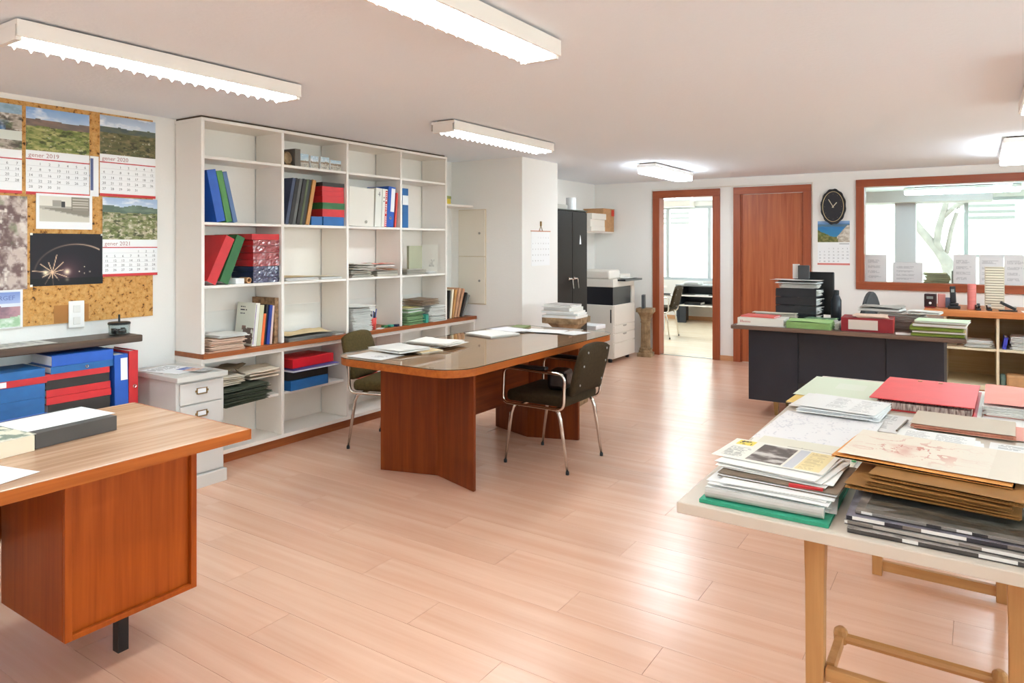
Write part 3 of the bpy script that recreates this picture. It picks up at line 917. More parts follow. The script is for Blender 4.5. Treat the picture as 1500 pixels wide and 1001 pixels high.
# stacked and standing binders on the low shelf
XS = -4.05
G = 'binders on the low shelf behind the desk'
LBL = mat('label_white', '#eef0f0', .7)
binder('binder', 'tall blue binder with white spine label standing by the stacks', 'binder', (XS + .01, 2.107, .4905), (.26, .075, .305), BLUE, 'v', .012, 0, G, tags=(('label', .45, .95, .52, .93, LBL),))
binder('binder', 'tall red binder with finger ring at the right end of low shelf', 'binder', (XS + .01, 2.173, .4905), (.26, .052, .318), RED, 'v', 0, 0, G, tags=(('ring', .62, .36, .008),))
z = .491
for t_, m_, y0, y1, nm, tg in ((.040, BLACKB, 1.735, 2.045, 'thin black binder at the foot of the front stack', ()),
                               (.045, BLACKB, 1.732, 2.045, 'black binder second from the foot of the front stack', ()),
                               (.038, RED, 1.724, 2.052, 'red binder above two black ones in the front stack', ()),
                               (.038, RED, 1.726, 2.052, 'red binder just below the black one in the front stack', ()),
                               (.048, BLACKB, 1.724, 2.046, 'black binder between red ones in the front stack', ()),
                               (.032, RED, 1.720, 2.046, 'red binder under the two blue ones of the front stack', ()),
                               (.036, BLUE2, 1.745, 2.066, 'blue binder with ring, second from the top of the front stack', (('ring', .56, .5, .007),)),
                               (.056, BLUE, 1.752, 2.066, 'bright blue box binder topmost in the front stack', ())):
    binder('binder', nm, 'binder', (XS + rnd.uniform(-.006, .008), (y0 + y1) / 2, z), (.25, y1 - y0, t_), m_, 'h', 0, rnd.uniform(-.02, .02), G, tags=tg)
    z += t_ + .0008
z = .491
for t_, m_, y0, y1, nm, tg in ((.052, BLUE2, 1.40, 1.71, 'blue binder at the foot of the left stack', ()),
                               (.045, BLUE2, 1.40, 1.714, 'blue binder second from below in the left stack', ()),
                               (.036, BLUE2, 1.395, 1.712, 'slim blue binder third from below in the left stack', ()),
                               (.070, BLUE2, 1.40, 1.714, 'thick blue binder under the red one in the left stack', ()),
                               (.034, RED, 1.41, 1.728, 'red binder with white label in the left stack', (('label', .0, .42, .1, .9, LBL),)),
                               (.042, BLUE2, 1.40, 1.719, 'blue binder lying topmost in the left stack', ())):
    binder('binder', nm, 'binder', (XS + rnd.uniform(-.006, .008), (y0 + y1) / 2, z), (.25, y1 - y0, t_), m_, 'h', 0, rnd.uniform(-.02, .02), G, tags=tg)
    z += t_ + .0008
pile('paper_pile', 'loose papers slid between the stacked binders and the shelf front', (-4.12, 1.22, .491), (.2, .3, .2), PAPER, 16, 0, 3)

# ------------------------------------------------------------------ pale drawer cabinet
dc = T('drawer_cabinet', 'narrow pale grey drawer cabinet at the bookcase end', 'cabinet', (-4.0, 2.43, 0))
M('body', MB().box(-4.24, 2.282, .075, -3.795, 2.585, .632), GREYCAB, dc, world=True, bevel=.002)
M('plinth', MB().box(-4.24, 2.277, 0, -3.765, 2.589, .0745), GREYCAB, dc, world=True, bevel=.003)
M('top', MB().box(-4.25, 2.268, .6325, -3.757, 2.590, .662), mat('greycab_top', '#cfccc6', .45), dc, world=True, bevel=.003)
for i, (za, zb) in enumerate(((.495, .618), (.362, .487), (.232, .354), (.085, .224))):
    d = M('drawer', MB().box(-3.7945, 2.30, za, -3.781, 2.567, zb), GREYCAB, dc, world=True, bevel=.003)
    if i < 3:
        zc = (za + zb) / 2 + .008
        h = MB()
        h.box(-3.7805, 2.400, zc - .018, -3.777, 2.406, zc + .018); h.box(-3.7805, 2.461, zc - .018, -3.777, 2.467, zc + .018)
        h.box(-3.7805, 2.406, zc + .014, -3.777, 2.461, zc + .018); h.box(-3.7805, 2.406, zc - .018, -3.770, 2.461, zc - .013)
        h.box(-3.7805, 2.392, zc - .006, -3.778, 2.400, zc + .006); h.box(-3.7805, 2.467, zc - .006, -3.778, 2.475, zc + .006)
        M('label_holder', h, BRASS, d, world=True)
        M('label_card', MB().box(-3.7805, 2.407, zc - .012, -3.7795, 2.460, zc + .013), PAPERW, d, world=True)
sheet('magazine', 'white printed sheets spread on the pale drawer cabinet', 'paper', (-4.03, 2.40, .6635), (.30, .21), page(5, '#eef0f2', pics=((.55, .95, .55, .95, '#4a63a8', '#8b9bc8'),), blocks=((.05, .5, .1, .9, 10),)), .25, amp=.003, t=.003)
sheet('leaflet', 'small leaflet with salmon picture at the front of the drawer cabinet', 'leaflet', (-3.87, 2.47, .6705), (.15, .10), page(6, '#d5c9c0', pics=((.0, .5, .0, 1, '#c08a72', '#e1c8b8'), (.5, 1, 0, 1, '#8a8f96', '#d0ccc4'))), .4, amp=.002)
sheet('loose_paper', 'dark edged sheet under the white sheets on the drawer cabinet', 'paper', (-4.08, 2.335, .6628), (.22, .10), page(9, '#8d939b', pics=((0, 1, 0, 1, '#5c626b', '#a8adb3'),)), .12, amp=0)

# ------------------------------------------------------------------ writing desk, left foreground
wd = T('writing_desk', 'large walnut desk with overhanging top in the left foreground', 'desk', (-2.6, .6, 0))
M('top', MB().box(-2.985, -.45, .712, -2.205, 1.605, .75), DESKTOP, wd, world=True, bevel=.004)
for nm, b in (('edge_band', (-2.2045, -.45, .712, -2.199, 1.605, .7485)), ('edge_band', (-2.985, 1.6055, .712, -2.199, 1.611, .7485))):
    M(nm, MB().box(*b), WALY if b[1] < 0 else WALX, wd, world=True)
def pedestal(ya, yb):
    M('pedestal', MB().box(-2.80, ya, .185, -2.362, yb, .7115), WAL, wd, world=True, bevel=.002)
    fr = MB()
    fr.box(-2.3615, ya, .185, -2.345, ya + .022, .7115); fr.box(-2.3615, yb - .022, .185, -2.345, yb, .7115); fr.box(-2.3615, ya + .022, .185, -2.345, yb - .022, .203)
    M('pedestal_frame', fr, WAL, wd, world=True, bevel=.002)
pedestal(1.05, 1.49)
for yy in (1.30, .1):
    for xx in (-2.50, -2.75):
        M('leg', MB().box(xx - .018, yy - .018, 0, xx + .018, yy + .018, .1845), BLACK, wd, world=True)
pedestal(-.30, .10)
fb = binder('box_file', 'flat dark grey box file under a white sheet on the walnut desk', 'box file', (-2.575, 1.195, .7508), (.27, .275, .05), mat('charcoal_board', '#4a4643', .6, var=.12), 'h', 0, .10, pages=GREYB)
sheet('loose_paper', 'blank white sheet lying on the dark grey box file', 'paper', (-2.72, 1.19, .8015), (.297, .21), page(1, '#f3f6f8'), 1.66, amp=.001)
binder('book', 'thick cream book with mottled cover at the left edge of the desk', 'book', (-2.535, .95, .7508), (.24, .20, .05), mat('cream_cover', '#e8dcc4', .6), 'h', 0, .12, pages=CREAM)
sheet('dust_jacket', 'green and cream printed jacket on the thick cream book', 'print', (-2.66, .945, .8015), (.20, .235), lambda u, v: mixc(np.tile(hexc('#e6e0cc'), (len(u), 1)), hexc('#7f8a78'), (fbm(u * 7, v * 7, 8) - .5) * 8), .12 + R(90), amp=0)
sheet('loose_paper', 'white sheet at the front edge of the walnut desk, cut by the frame', 'paper', (-2.36, .79, .7512), (.21, .297), page(2, '#f4f5f6'), .25, amp=.001)
binder('folder', 'flat blue folder behind the grey box file on the walnut desk', 'folder', (-2.87, 1.14, .7508), (.11, .28, .022), BLUE, 'h', 0, .08)
# ================================================================== tubular armchair
def rounded_slab(w, d, h, r=.02):
    """soft cushion block, x by y by z, rounded edges"""
    return MB().box(-w / 2, -d / 2, 0, w / 2, d / 2, h)
def arc_loop(corners, r, n=5):
    """rounded polygon through 3-d corners"""
    out = []; m = len(corners); P = [Vector(c) for c in corners]
    for i in range(m):
        a, b, c = P[i - 1], P[i], P[(i + 1) % m]
        u = (a - b).normalized(); v = (c - b).normalized()
        p0, p1 = b + u * r, b + v * r
        for k in range(n + 1):
            t = k / n
            out.append(tuple((1 - t) ** 2 * p0 + 2 * t * (1 - t) * b + t * t * p1))
    return out
def make_armchair(label, loc, rotz, fabric=None, group=None):
    """faces local +x; origin on the floor at its middle"""
    fabric = fabric or OLIVE
    e = T('armchair', label, 'chair', loc, rotz, group)
    s = MB().box(-.21, -.225, .40, .23, .225, .475)
    M('seat', s, fabric, e, bevel=.028, seg=3, smooth=True)
    # backrest: slightly curved, rounded top, leaning back
    nx, nz = 10, 8; bk = MB()
    def pt(i, k, side):
        t = i / nx * 2 - 1; h = k / nz
        hw = .205 * (1 - .10 * max(0, (h - .55) / .45) ** 2) * (.97 + .03 * h)
        y = t * hw
        ztop = .79 - .035 * abs(t) ** 3.5
        z = .475 + (ztop - .475) * h
        x = -.215 - .075 * h - .022 * (1 - t * t) * -1 * .6
        return (x - (.048 if side else 0) * (1 - .35 * max(abs(t) ** 6, (2 * h - 1) ** 6 if h > .5 else (1 - 2 * h) ** 6)), y, z)
    for side in (0, 1):
        for k in range(nz + 1):
            for i in range(nx + 1): bk.v.append(pt(i, k, side))
    W = nx + 1; N = W * (nz + 1)
    for k in range(nz):
        for i in range(nx):
            a = k * W + i
            bk.f.append([a, a + 1, a + 1 + W, a + W]); bk.f.append([N + a + W, N + a + 1 + W, N + a + 1, N + a])
    ed = list(range(W)) + [W * (k + 1) - 1 for k in range(1, nz + 1)] + [nz * W + i for i in range(nx - 1, -1, -1)] + [k * W for k in range(nz - 1, 0, -1)]
    for q in range(len(ed)):
        a, b = ed[q], ed[(q + 1) % len(ed)]; bk.f.append([a + N, b + N, b, a])
    bo = M('backrest', bk, fabric, e, smooth=True)
    for yy, zz in ((-.15, .54), (.15, .54), (-.15, .66), (.15, .66), (-.13, .745), (.13, .745)):
        M('stud', MB().lathe([(.008, 0), (.007, .003), (.003, .005)], 8), STEEL, bo, loc=(-.262 - .075 * (zz - .475) / .315, yy, zz), rot=(0, R(-90), 0))
    for sy in (-1, 1):
        y = sy * .25
        lp = arc_loop([(.235, y, .395), (.225, y, .625), (-.225, y, .615), (-.215, y, .395)], .05, 5)
        M('side_frame', MB().tube(lp, .0105, 8, closed=True), CHROME, e, smooth=True)
        M('armrest', MB().box(-.10, y - .021, .632, .20, y + .021, .652), BLACK, e, bevel=.008, seg=2)
        for (x0, x1) in ((.15, .225), (-.15, -.235)):
            lg = MB().tube([(x0, y * .90, .39), (x0 + (x1 - x0) * .22, y * .92, .372), (x0 + (x1 - x0) * .4, y * .93, .33), (x1, y * .94, .012)], [.0115, .0125, .0125, .0085], 8)
            l = M('leg', lg, CHROME, e, smooth=True)
            M('rubber_foot', MB().lathe([(.0115, 0), (.0115, .018), (.009, .022)], 8, (x1, y * .94, 0)), BLACK, l)
    cr = MB()
    for xx in (.12, -.14): cr.tube([(xx, -.25, .388), (xx, .25, .388)], .010, 6)
    M('cross_tube', cr, CHROME, e)
    return e
CH = 'tubular office armchairs'
chA = make_armchair('brown fabric chrome armchair on the near side of the meeting table', (-2.335, 4.035, 0), R(180), OLIVE2, CH)
chB = make_armchair('olive fabric armchair between meeting table and bookcase', (-3.48, 3.74, 0), R(16), OLIVE, CH)
chC = make_armchair('chrome legged armchair tucked behind the walnut desk, mostly out of frame', (-2.99, .775, 0), 0, OLIVE2, CH)
chD = make_armchair('dark armchair standing in the bright office, seen through the doorway', (-4.07, 10.28, 0), R(184), OLIVE2, CH)
bag = tag(M('pouch', MB().box(-.07, -.095, 0, .06, .095, .125), mat('black_leather', '#101014', .28, bump=.5, bump_scale=30), None, (-2.27, 4.02, .4775), (0, 0, R(12)), bevel=.03, seg=3), 'small black leather pouch on the seat of the brown armchair', 'pouch')
# ================================================================== bookcase
FX = -4.035                      # front edges
BX = XL + .001                   # back
UP = [2.605, 3.212, 3.818, 4.423, 5.025]     # dividers of the upper unit (centres)
uc = T('bookcase', 'tall white open bookcase of four bays standing on the wooden ledge', 'bookcase', (-4.18, 3.81, .7315))
TH = .011
for i, yy in enumerate(UP):
    M('side_panel' if i in (0, 4) else 'divider', MB().box(BX + .012, yy - TH, .7315, FX, yy + TH, 2.196), PAINT, uc, world=True, bevel=.0015, seg=1)
M('top_panel', MB().box(BX, UP[0] - TH, 2.1965, FX, UP[-1] + TH, 2.216), PAINT, uc, world=True)
for a, b in zip(UP[:-1], UP[1:]):
    M('back_panel', MB().box(BX, a + TH * .2, .732, BX + .006, b - TH - .006, 2.196), PAINT, uc, world=True)
    M('back_board', MB().box(BX + .0065, a + TH + .001, .732, BX + .012, b - TH - .010, .965), mat('white_board', '#f1eee8', .6), uc, world=True)
    for zz in (1.158, 1.560, 1.978):
        M('shelf', MB().box(BX + .0125, a + TH + .0005, zz - .018, FX - .004, b - TH - .0005, zz), PAINT, uc, world=True, bevel=.0015, seg=1)
M('top_shadow_strip', MB().box(BX, UP[0], 2.2165, FX - .02, UP[-1], 2.2295), mat('gap_shade', '#5a4636', .8), uc, world=True)  # dark strip painted as the shade in the gap under the ceiling

lg = T('shelf_ledge', 'long brown wooden ledge between the upper and lower bookcase', 'ledge', (-4.18, 4.03, .70))
M('board', MB().box(BX, 2.594, .7005, -4.012, 5.465, .731), LEDGE, lg, world=True, bevel=.002)

LO = [2.605, 3.212, 3.818, 4.423, 5.025, 5.455]
lc = T('low_bookcase', 'low white open bookcase of five bays under the wooden ledge', 'bookcase', (-4.18, 4.03, 0))
for i, yy in enumerate(LO):
    M('side_panel' if i in (0, 5) else 'divider', MB().box(BX + .012, yy - TH, .0955, FX, yy + TH, .672), PAINT, lc, world=True, bevel=.0015, seg=1)
M('top_rail', MB().box(BX, LO[0] - TH, .6725, FX + .004, LO[-1] + TH, .70), PAINT, lc, world=True)
M('bottom_shelf', MB().box(BX, LO[0] - TH, .0705, FX + .004, LO[-1] + TH, .095), PAINT, lc, world=True)
M('kick_board', MB().box(-4.10, LO[0], 0, -4.075, LO[-1], .07), LEDGE, lc, world=True)
for a, b in zip(LO[:-1], LO[1:]):
    M('back_panel', MB().box(BX, a + TH * .2, .0955, BX + .006, b - TH - .006, .672), PAINT, lc, world=True)
    M('shelf', MB().box(BX + .0125, a + TH + .0005, .362, FX - .03, b - TH - .0005, .38), PAINT, lc, world=True, bevel=.0015, seg=1)

XF = FX - .02
# ---- bay 1, second shelf: three leaning files
G = 'leaning files on the upper left shelf'
a = .215
binder('binder', 'bright blue file leaning on the left side, first of three', 'binder', (XF, 2.745, 1.5605), (.24, .062, .335), BLUE, 'v', a, 0, G)
binder('binder', 'green file leaning between two blue ones on the upper left shelf', 'binder', (XF, 2.805, 1.5605), (.24, .042, .335), mat('leaf_green_board', '#4f8a46', .5, var=.12), 'v', a + .01, 0, G)
binder('binder', 'slim grey blue file leaning last of three on the upper left shelf', 'binder', (XF, 2.851, 1.5605), (.24, .030, .335), mat('grey_blue_board', '#5a74a0', .5, var=.12), 'v', a + .03, 0, G)
# ---- bay 1, third shelf
def wrapped(name, label, y, z, w, h, m, mw, g):
    e = T(name, label, 'box file', (XF, y, z), (0, 0, rnd.uniform(-.015, .015)), g)
    M('box', MB().box(-.24, -w / 2 + .003, 0, -.003, w / 2 - .003, h - .002), m, e)
    # crinkled film: uneven sleeve round the front and sides
    r = random.Random(int(z * 1000)); f = MB(); n = 14
    for k in range(n + 1):
        yy = -w / 2 + w * k / n
        for zz in (0.0005, h * .3, h * .62, h - .0012):
            f.v.append((-.0025 + r.uniform(0.0008, .0065), yy, zz + (r.uniform(-.004, .004) if 0.001 < zz < h - .002 else 0)))
    for k in range(n):
        for j in range(3):
            q = k * 4 + j; f.f.append([q, q + 4, q + 5, q + 1])
    M('clear_film', f, mw, e)
    return e
FILMR = mat('red_film', '#a06262', .12, spec=1.0, var=.45, var_scale=45, stretch=(1, .6, 3), dark='#8c2630')
FILMB = mat('blue_film', '#6c6a80', .12, spec=1.0, var=.5, var_scale=45, stretch=(1, .6, 3), dark='#262a46')
G = 'film wrapped box files on the left shelf'
z = 1.1585
for h, m_, f_, lb in ((.036, NAVY, FILMB, 'dark blue box file in clear film, lowest in the wrapped stack'),
                      (.038, NAVY, FILMB, 'dark blue box file in clear film, second from below'),
                      (.036, NAVY, FILMB, 'dark blue box file in clear film, just under the wrapped red ones'),
                      (.044, RED, FILMR, 'red box file in clear film, lowest of the wrapped red ones'),
                      (.046, RED, FILMR, 'red box file in clear film, second of the wrapped red ones'),
                      (.046, RED, FILMR, 'red box file in clear film, third of the wrapped red ones'),
                      (.040, RED, FILMR, 'red box file in clear film, highest of the wrapped red ones')):
    wrapped('box_file', lb, 3.09, z, .21, h, m_, f_, G); z += h + .0008
binder('box_file', 'unwrapped red box file lying on top of the film wrapped stack', 'box file', (XF, 3.085, z), (.24, .225, .040), RED, 'h', 0, .02, G, pages=RED, pages_in=.002)
binder('binder', 'big red box file leaning right on the shelf, left of the green one', 'binder', (XF, 2.675, 1.1588), (.25, .066, .325), RED, 'v', -.44, 0)
binder('binder', 'green box file leaning against the film wrapped stack', 'binder', (XF, 2.765, 1.1588), (.25, .062, .328), GREEN, 'v', -.40, 0)
tag(M('small_box', MB().box(-.09, -.035, 0, 0, .035, .036), PAPERW, None, (XF, 2.885, 1.1588), (0, 0, .1), bevel=.002), 'small white box in front of the wrapped stack', 'box')
rl = tag(M('paper_roll', MB().lathe([(.020, 0), (.020, .09), (.012, .09), (.012, .005)], 12), KRAFT, None, (XF + .006, 2.955, 1.1795), (R(90), 0, R(90)), smooth=False), 'small brown paper roll beside the white box', 'roll')
rl.location = (XF - .085, 2.950, 1.1793)
# ---- bay 1, on the ledge
def cover_paint(u, v):
    n = len(u); c = np.tile(hexc('#dcdccf'), (n, 1))
    c = mixc(c, hexc('#5a5a5a'), lines(u, v, .2, .62, .88, .93, 1, 3)); c = mixc(c, hexc('#3c3c40'), lines(u, v, .2, .6, .80, .86, 1, 4)); c = mixc(c, hexc('#777'+'777'), lines(u, v, .2, .62, .72, .76, 1, 5))
    c = mixc(c, hexc('#8a6a5e'), rectm(u, v, .36, .58, .36, .45)); c = mixc(c, hexc('#6f5d54'), ((fbm(u * 5, v * 6, 4) > .55) & (v < .42) & (v > .04) & (u > .42)) * 1.0)
    c = mixc(c, hexc('#a9b9c0'), ((fbm(u * 4, v * 4, 9) > .5) & (v < .28) & (u < .5)) * .9)
    c = mixc(c, hexc('#4f5152'), ((fbm(u * 9, v * 9, 12) > .62) & (v < .3) & (u < .4)) * 1.0)
    return c
G = 'books standing on the ledge, left bay'
e = binder('book', 'white book with printed front cover and purple spine stripe, leaning left bay', 'book', (XF, 2.992, .7318), (.20, .032, .290), mat('book_white', '#e6e4da', .5), 'v', -.115, 0, G)
M('spine_stripe', MB().box(.0002, -.013, .01, .0010, -.009, .28), mat('purple', '#6b4a8c', .5), e)
grid_print('printed_cover', .197, .287, cover_paint, 42, 70, e, (-.10, -.0161, .145), (R(90), 0, 0), .0006)
binder('book', 'pale sage green book on the ledge, left of the orange one', 'book', (XF, 3.0275, .7318), (.20, .032, .275), mat('book_sage', '#c9c6a4', .5), 'v', -.112, 0, G)
binder('book', 'short orange book among those on the ledge', 'book', (XF + .002, 3.0555, .7318), (.17, .019, .215), ORANGE, 'v', -.11, 0, G)
binder('book', 'narrow black book between orange and blue on the ledge', 'book', (XF - .01, 3.078, .7318), (.20, .0165, .275), BLACKB, 'v', -.11, 0, G)
binder('book', 'royal blue book on the ledge, right of the orange one', 'book', (XF, 3.1025, .7318), (.20, .023, .27), mat('royal_blue', '#2c3f8f', .35, var=.1), 'v', -.11, 0, G)
binder('book', 'pale pink book on the ledge, right of the royal blue one', 'book', (XF, 3.127, .7318), (.20, .016, .265), mat('book_pink', '#d9bdb4', .5), 'v', -.09, 0, G)
binder('folder', 'worn marbled brown folder against the bay divider', 'folder', (XF - .005, 3.174, .7318), (.25, .030, .315), mat('marbled', '#a3805c', .6, var=.5, var_scale=30, dark='#5d4026'), 'v', -.02, 0, G, pages=CREAM)
pile('paper_pile', 'layered white and salmon papers low in the left bay of the ledge', (-4.12, 2.78, .732), (.2, .26, .075), mat('paper_salmon', '#e6c6b0', .8, island=.2), 12, 0, 12, amp=.012)
pile('paper_pile', 'white papers over the salmon ones, left bay of the ledge', (-4.11, 2.81, .820), (.2, .24, .016), PAPER, 4, .05, 13, amp=.008)

# ---- bay 2, top shelf: grey box, ornament, picture cards
e = T('ornament', 'round fossil like ornament at the left of the top shelf', 'ornament', (-4.075, 3.282, 1.9785))
M('foot', MB().box(-.02, -.02, 0, .02, .02, .01), STONE, e)
M('disc', MB().lathe([(.004, -.012), (.038, -.010), (.045, 0), (.038, .010), (.004, .013)], 16, flute=lambda k, z: 1 + .05 * (k % 2)), STONE, e, loc=(0, 0, .055), rot=(0, R(84), .2))
tag(M('small_box', MB().box(-.12, -.025, 0, 0, .025, .125), mat('taupe_box', '#6c655c', .7), None, (XF, 3.358, 1.9785), (0, 0, .05), bevel=.002), 'grey brown box standing on the top shelf', 'box')
for i, (yy, w_, h_, lb) in enumerate(((3.435, .088, .10, 'first picture card from the left on the top shelf'), (3.535, .075, .094, 'second picture card from the left on the top shelf'),
                                      (3.635, .085, .096, 'third picture card from the left on the top shelf'), (3.742, .105, .082, 'fourth picture card, widest and lowest, on the top shelf'))):
    e = T('picture_block', lb, 'picture card', (-4.085, yy, 1.9785), rnd.uniform(-.08, .08), 'picture cards on the top shelf')
    M('block', MB().box(-.012, -w_ / 2, 0, 0, w_ / 2, h_), PAPERW, e)
    grid_print('picture', w_ * .97, h_ * .97, scene_paint(seed=60 + i, sky='#a9c6d8', sky2='#dfe8ea', hill='#8a7563', hill2='#a5927a', land='#d8d4cc', land2='#b8a894', lo=.42 + .05 * i, speck=.3), 22, 22, e, (.0005, 0, h_ / 2), (R(90), 0, R(90)))

# ---- bay 2, second shelf
G = 'record books leaning on the second shelf'
for i, (yy, th, m_, lb) in enumerate(((3.262, .026, mat('rec_blue', '#47506a', .6, var=.3), 'grey blue record book, first of the leaning row'),
                                      (3.296, .030, BLACKB, 'black record book, second of the leaning row'),
                                      (3.327, .024, mat('rec_grey', '#6b6a68', .6, var=.3), 'grey record book, third of the leaning row'),
                                      (3.357, .028, mat('rec_dark', '#33302e', .6, var=.3), 'near black record book, fourth of the leaning row'),
                                      (3.384, .018, mat('rec_green', '#5f6a45', .6, var=.3), 'thin green edged record book, fifth of the leaning row'),
                                      (3.412, .026, BLACKB, 'black record book, sixth of the leaning row beside the tan one'),
                                      (3.447, .030, mat('rec_tan', '#c08a4c', .55, var=.15), 'tan record book closing the leaning row'))):
    binder('record_book', lb, 'record book', (XF + rnd.uniform(-.01, .006), yy, 1.5605), (.22, th, .335), m_, 'v', -.20, 0, G, pages=CREAM)
G = 'box files stacked on the second shelf'
z = 1.5605
tag(M('small_box', MB().box(-.1, -.045, 0, 0, .045, .064), BLUE2, None, (XF + .004, 3.528, 1.5605), (0, 0, -.2), bevel=.002), 'small blue box at the left foot of the stacked box files', 'box')
for h, m_, lb in ((.066, BLUE2, 'blue box file at the bottom of the red and green stack'), (.056, RED, 'red box file just above the blue one'), (.048, GREEN, 'green box file in the middle of the red stack'),
                  (.050, RED, 'red box file just above the green one'), (.036, RED, 'slim red box file, second red above the green one'), (.034, RED, 'slim red box file under the black one'), (.030, BLACKB, 'black box file on top of the red and green stack')):
    binder('box_file', lb, 'box file', (XF + rnd.uniform(-.004, .004), 3.692 if z > 1.6 else 3.695, z), (.24, .215 if z > 1.6 else .205, h), m_, 'h', 0, rnd.uniform(-.02, .02), G, board=.002, pages=m_, pages_in=.0015)
    z += h + .0006
# ---- bay 2, third shelf and ledge
folder('folder', 'thin tan folder with dark papers lying on the third shelf', 'folder', (-4.16, 3.39, 1.1588), (.24, .30), MANILA, .03, None, 5, PAPER, .022, .008)
folder('folder', 'pale folder with a paper hanging over the shelf edge', 'folder', (-4.16, 3.675, 1.1588), (.23, .20), CREAM, -.06, None, 6, PAPER, .016, .006)
folder('folder', 'large bulging manila folder lying on the ledge in the second bay', 'folder', (-4.155, 3.46, .7318), (.25, .42), MANILA, .04, None, 8, GREYB, .026, .035)
folder('folder', 'thin grey papers folder under the edge of the manila one', 'folder', (-4.14, 3.74, .7318), (.2, .10), GREYB, .1, None, 9, PAPER, .014, .004)

# ---- bay 3
G = 'files standing on the second shelf, third bay'
binder('box_file', 'wide white box file at the left of the third bay', 'box file', (XF, 3.982, 1.5605), (.25, .27, .305), mat('offwhite_box', '#e2ddd2', .55), 'v', -.02, 0, G, tags=(('ring', .68, .12, .010),))
e = binder('binder', 'white binder with small black mark high on its spine', 'binder', (XF, 4.163, 1.5605), (.25, .072, .315), mat('book_white'), 'v', -.06, 0, G)
M('spine_mark', MB().box(.0003, -.012, .262, .0012, .014, .266).box(.0003, .004, .25, .0012, .009, .285), BLACK, e)
e = binder('binder', 'white binder with red lettered strip on its spine', 'binder', (XF, 4.234, 1.5605), (.25, .058, .312), mat('book_white'), 'v', -.06, 0, G)
M('red_strip', MB().box(.0003, .004, .003, .0010, .027, .30), RED, e)
gk = MB(); r_ = random.Random(5)
for k in range(17):
    z_ = .012 + k * .0168
    if k % 6 != 5: gk.box(.0011, .008, z_, .0016, .023, z_ + r_.uniform(.004, .009))
M('spine_print', gk, PAPERW, e, kind='stuff')
M('spine_dots', MB().box(.0003, -.016, .235, .0010, -.006, .245).box(.0003, -.016, .205, .0010, -.006, .215), BLACK, e)
binder('binder', 'blue binder with long white spine label leaning right', 'binder', (XF, 4.306, 1.5605), (.25, .082, .335), BLUE, 'v', -.085, 0, G, tags=(('label', .42, .95, .38, .96, LBL), ('ring', .5, .22, .010)))
binder('folder', 'slim red plastic folder leaning at the end of the row', 'folder', (XF + .004, 4.366, 1.5605), (.23, .016, .29), mat('red_plastic', '#d5453c', .35), 'v', -.09, 0, G)
pile('paper_pile', 'messy papers and grey folders heaped on the third shelf', (-4.15, 3.98, 1.1588), (.24, .24, .10), mat('paper_mixed', '#cfc8ba', .8, island=.45), 14, .05, 21, .02, .12, amp=.02)
folder('folder', 'folder with orange edge fanned at the right of the messy papers', 'folder', (-4.135, 4.285, 1.1588), (.2, .21), mat('folder_tan', '#c99a78', .7, var=.2), -.2, None, 14, mat('paper_mixed'), .04, .03)
folder('folder', 'salmon edged folder fanned over the tan one', 'folder', (-4.15, 4.265, 1.236), (.2, .20), PINK, -.12, None, 15, PAPER, .012, .02)
pile('paper_pile', 'tall stack of white papers on the ledge beside the red pen cup', (-4.135, 3.965, .732), (.24, .215, .185), PAPER, 34, 0, 22, .008, .05)
sheet('loose_paper', 'white sheet bulging on top of the tall paper stack', 'paper', (-4.12, 3.98, .925), (.25, .25), page(4, '#f0eee8'), .12, amp=.016)
c = T('pen_cup', 'red pen cup full of pens on the ledge', 'cup', (-4.075, 4.125, .732))
M('cup', MB().lathe([(.026, 0), (.033, .095), (.031, .095), (.025, .004)], 16), mat('red_plastic'), c, smooth=True)
for k, (m_, dx, dy) in enumerate(((BLACK, .008, .006), (BLUE, -.006, .012), (NAVY, .004, -.010), (BLACK, -.010, -.004), (BLUE, .010, .014))):
    tag(M('pen', MB().tube([(dx * .8, dy * .8, .008), (dx * 1.8, dy * 1.8, .14 + .006 * k)], .004, 6), m_, None, (-4.075, 4.125, .732)),
        ('black pen nearest the front of the red cup', 'blue pen at the back of the red cup', 'navy pen at the left of the red cup', 'black pen at the back of the red cup', 'blue pen leaning right in the red cup')[k], 'pen', 'pens in the red cup')
for k, (m_, yy, zz, lb) in enumerate(((GREEN, 4.27, 0, 'green eraser block on the ledge'), (mat('teal', '#2f8f7c', .5), 4.31, 0, 'teal eraser block on the ledge'), (NAVY, 4.345, 0, 'navy eraser block on the ledge'))):
    tag(M('eraser', MB().box(-.02, -.022, 0, .02, .022, .018), m_, None, (-4.08 + .01 * k, yy + .02 * k, .732), (0, 0, .15 * k), bevel=.003), lb, 'eraser')
sheet('loose_paper', 'slip of paper on the ledge before the erasers', 'paper', (-4.06, 4.195, .7322), (.06, .1), page(2, '#e7e5e0'), .4, 6, 6, 0)

# ---- bay 4
binder('binder', 'blue binder with white label against the divider, fourth bay', 'binder', (XF, 4.495, 1.5605), (.26, .072, .335), BLUE2, 'v', 0, 0, tags=(('label', .02, .98, .58, .82, LBL),))
pile('paper_pile', 'flat papers and magazines on the third shelf, fourth bay', (-4.14, 4.60, 1.1588), (.24, .29, .045), mat('paper_mixed'), 8, .06, 31, .015, .1, amp=.01)
e = binder('book', 'sage green book standing open faced on the third shelf', 'book', (-4.12, 4.70, 1.2055), (.03, .15, .2), mat('book_sage2', '#a9a98e', .5), 'v', 0, R(-8))
sheet('loose_paper', 'sheet with drawn plan leaning on the right side, fourth bay', 'paper', (-4.17, 4.945, 1.29), (.2, .255), page(7, '#efece4', pics=((.5, .8, .2, .45, '#b9b6b0', '#efece4'),), blocks=((.4, .9, .55, .62, 2),)), 0, tilt=(R(86), R(0)), amp=0)
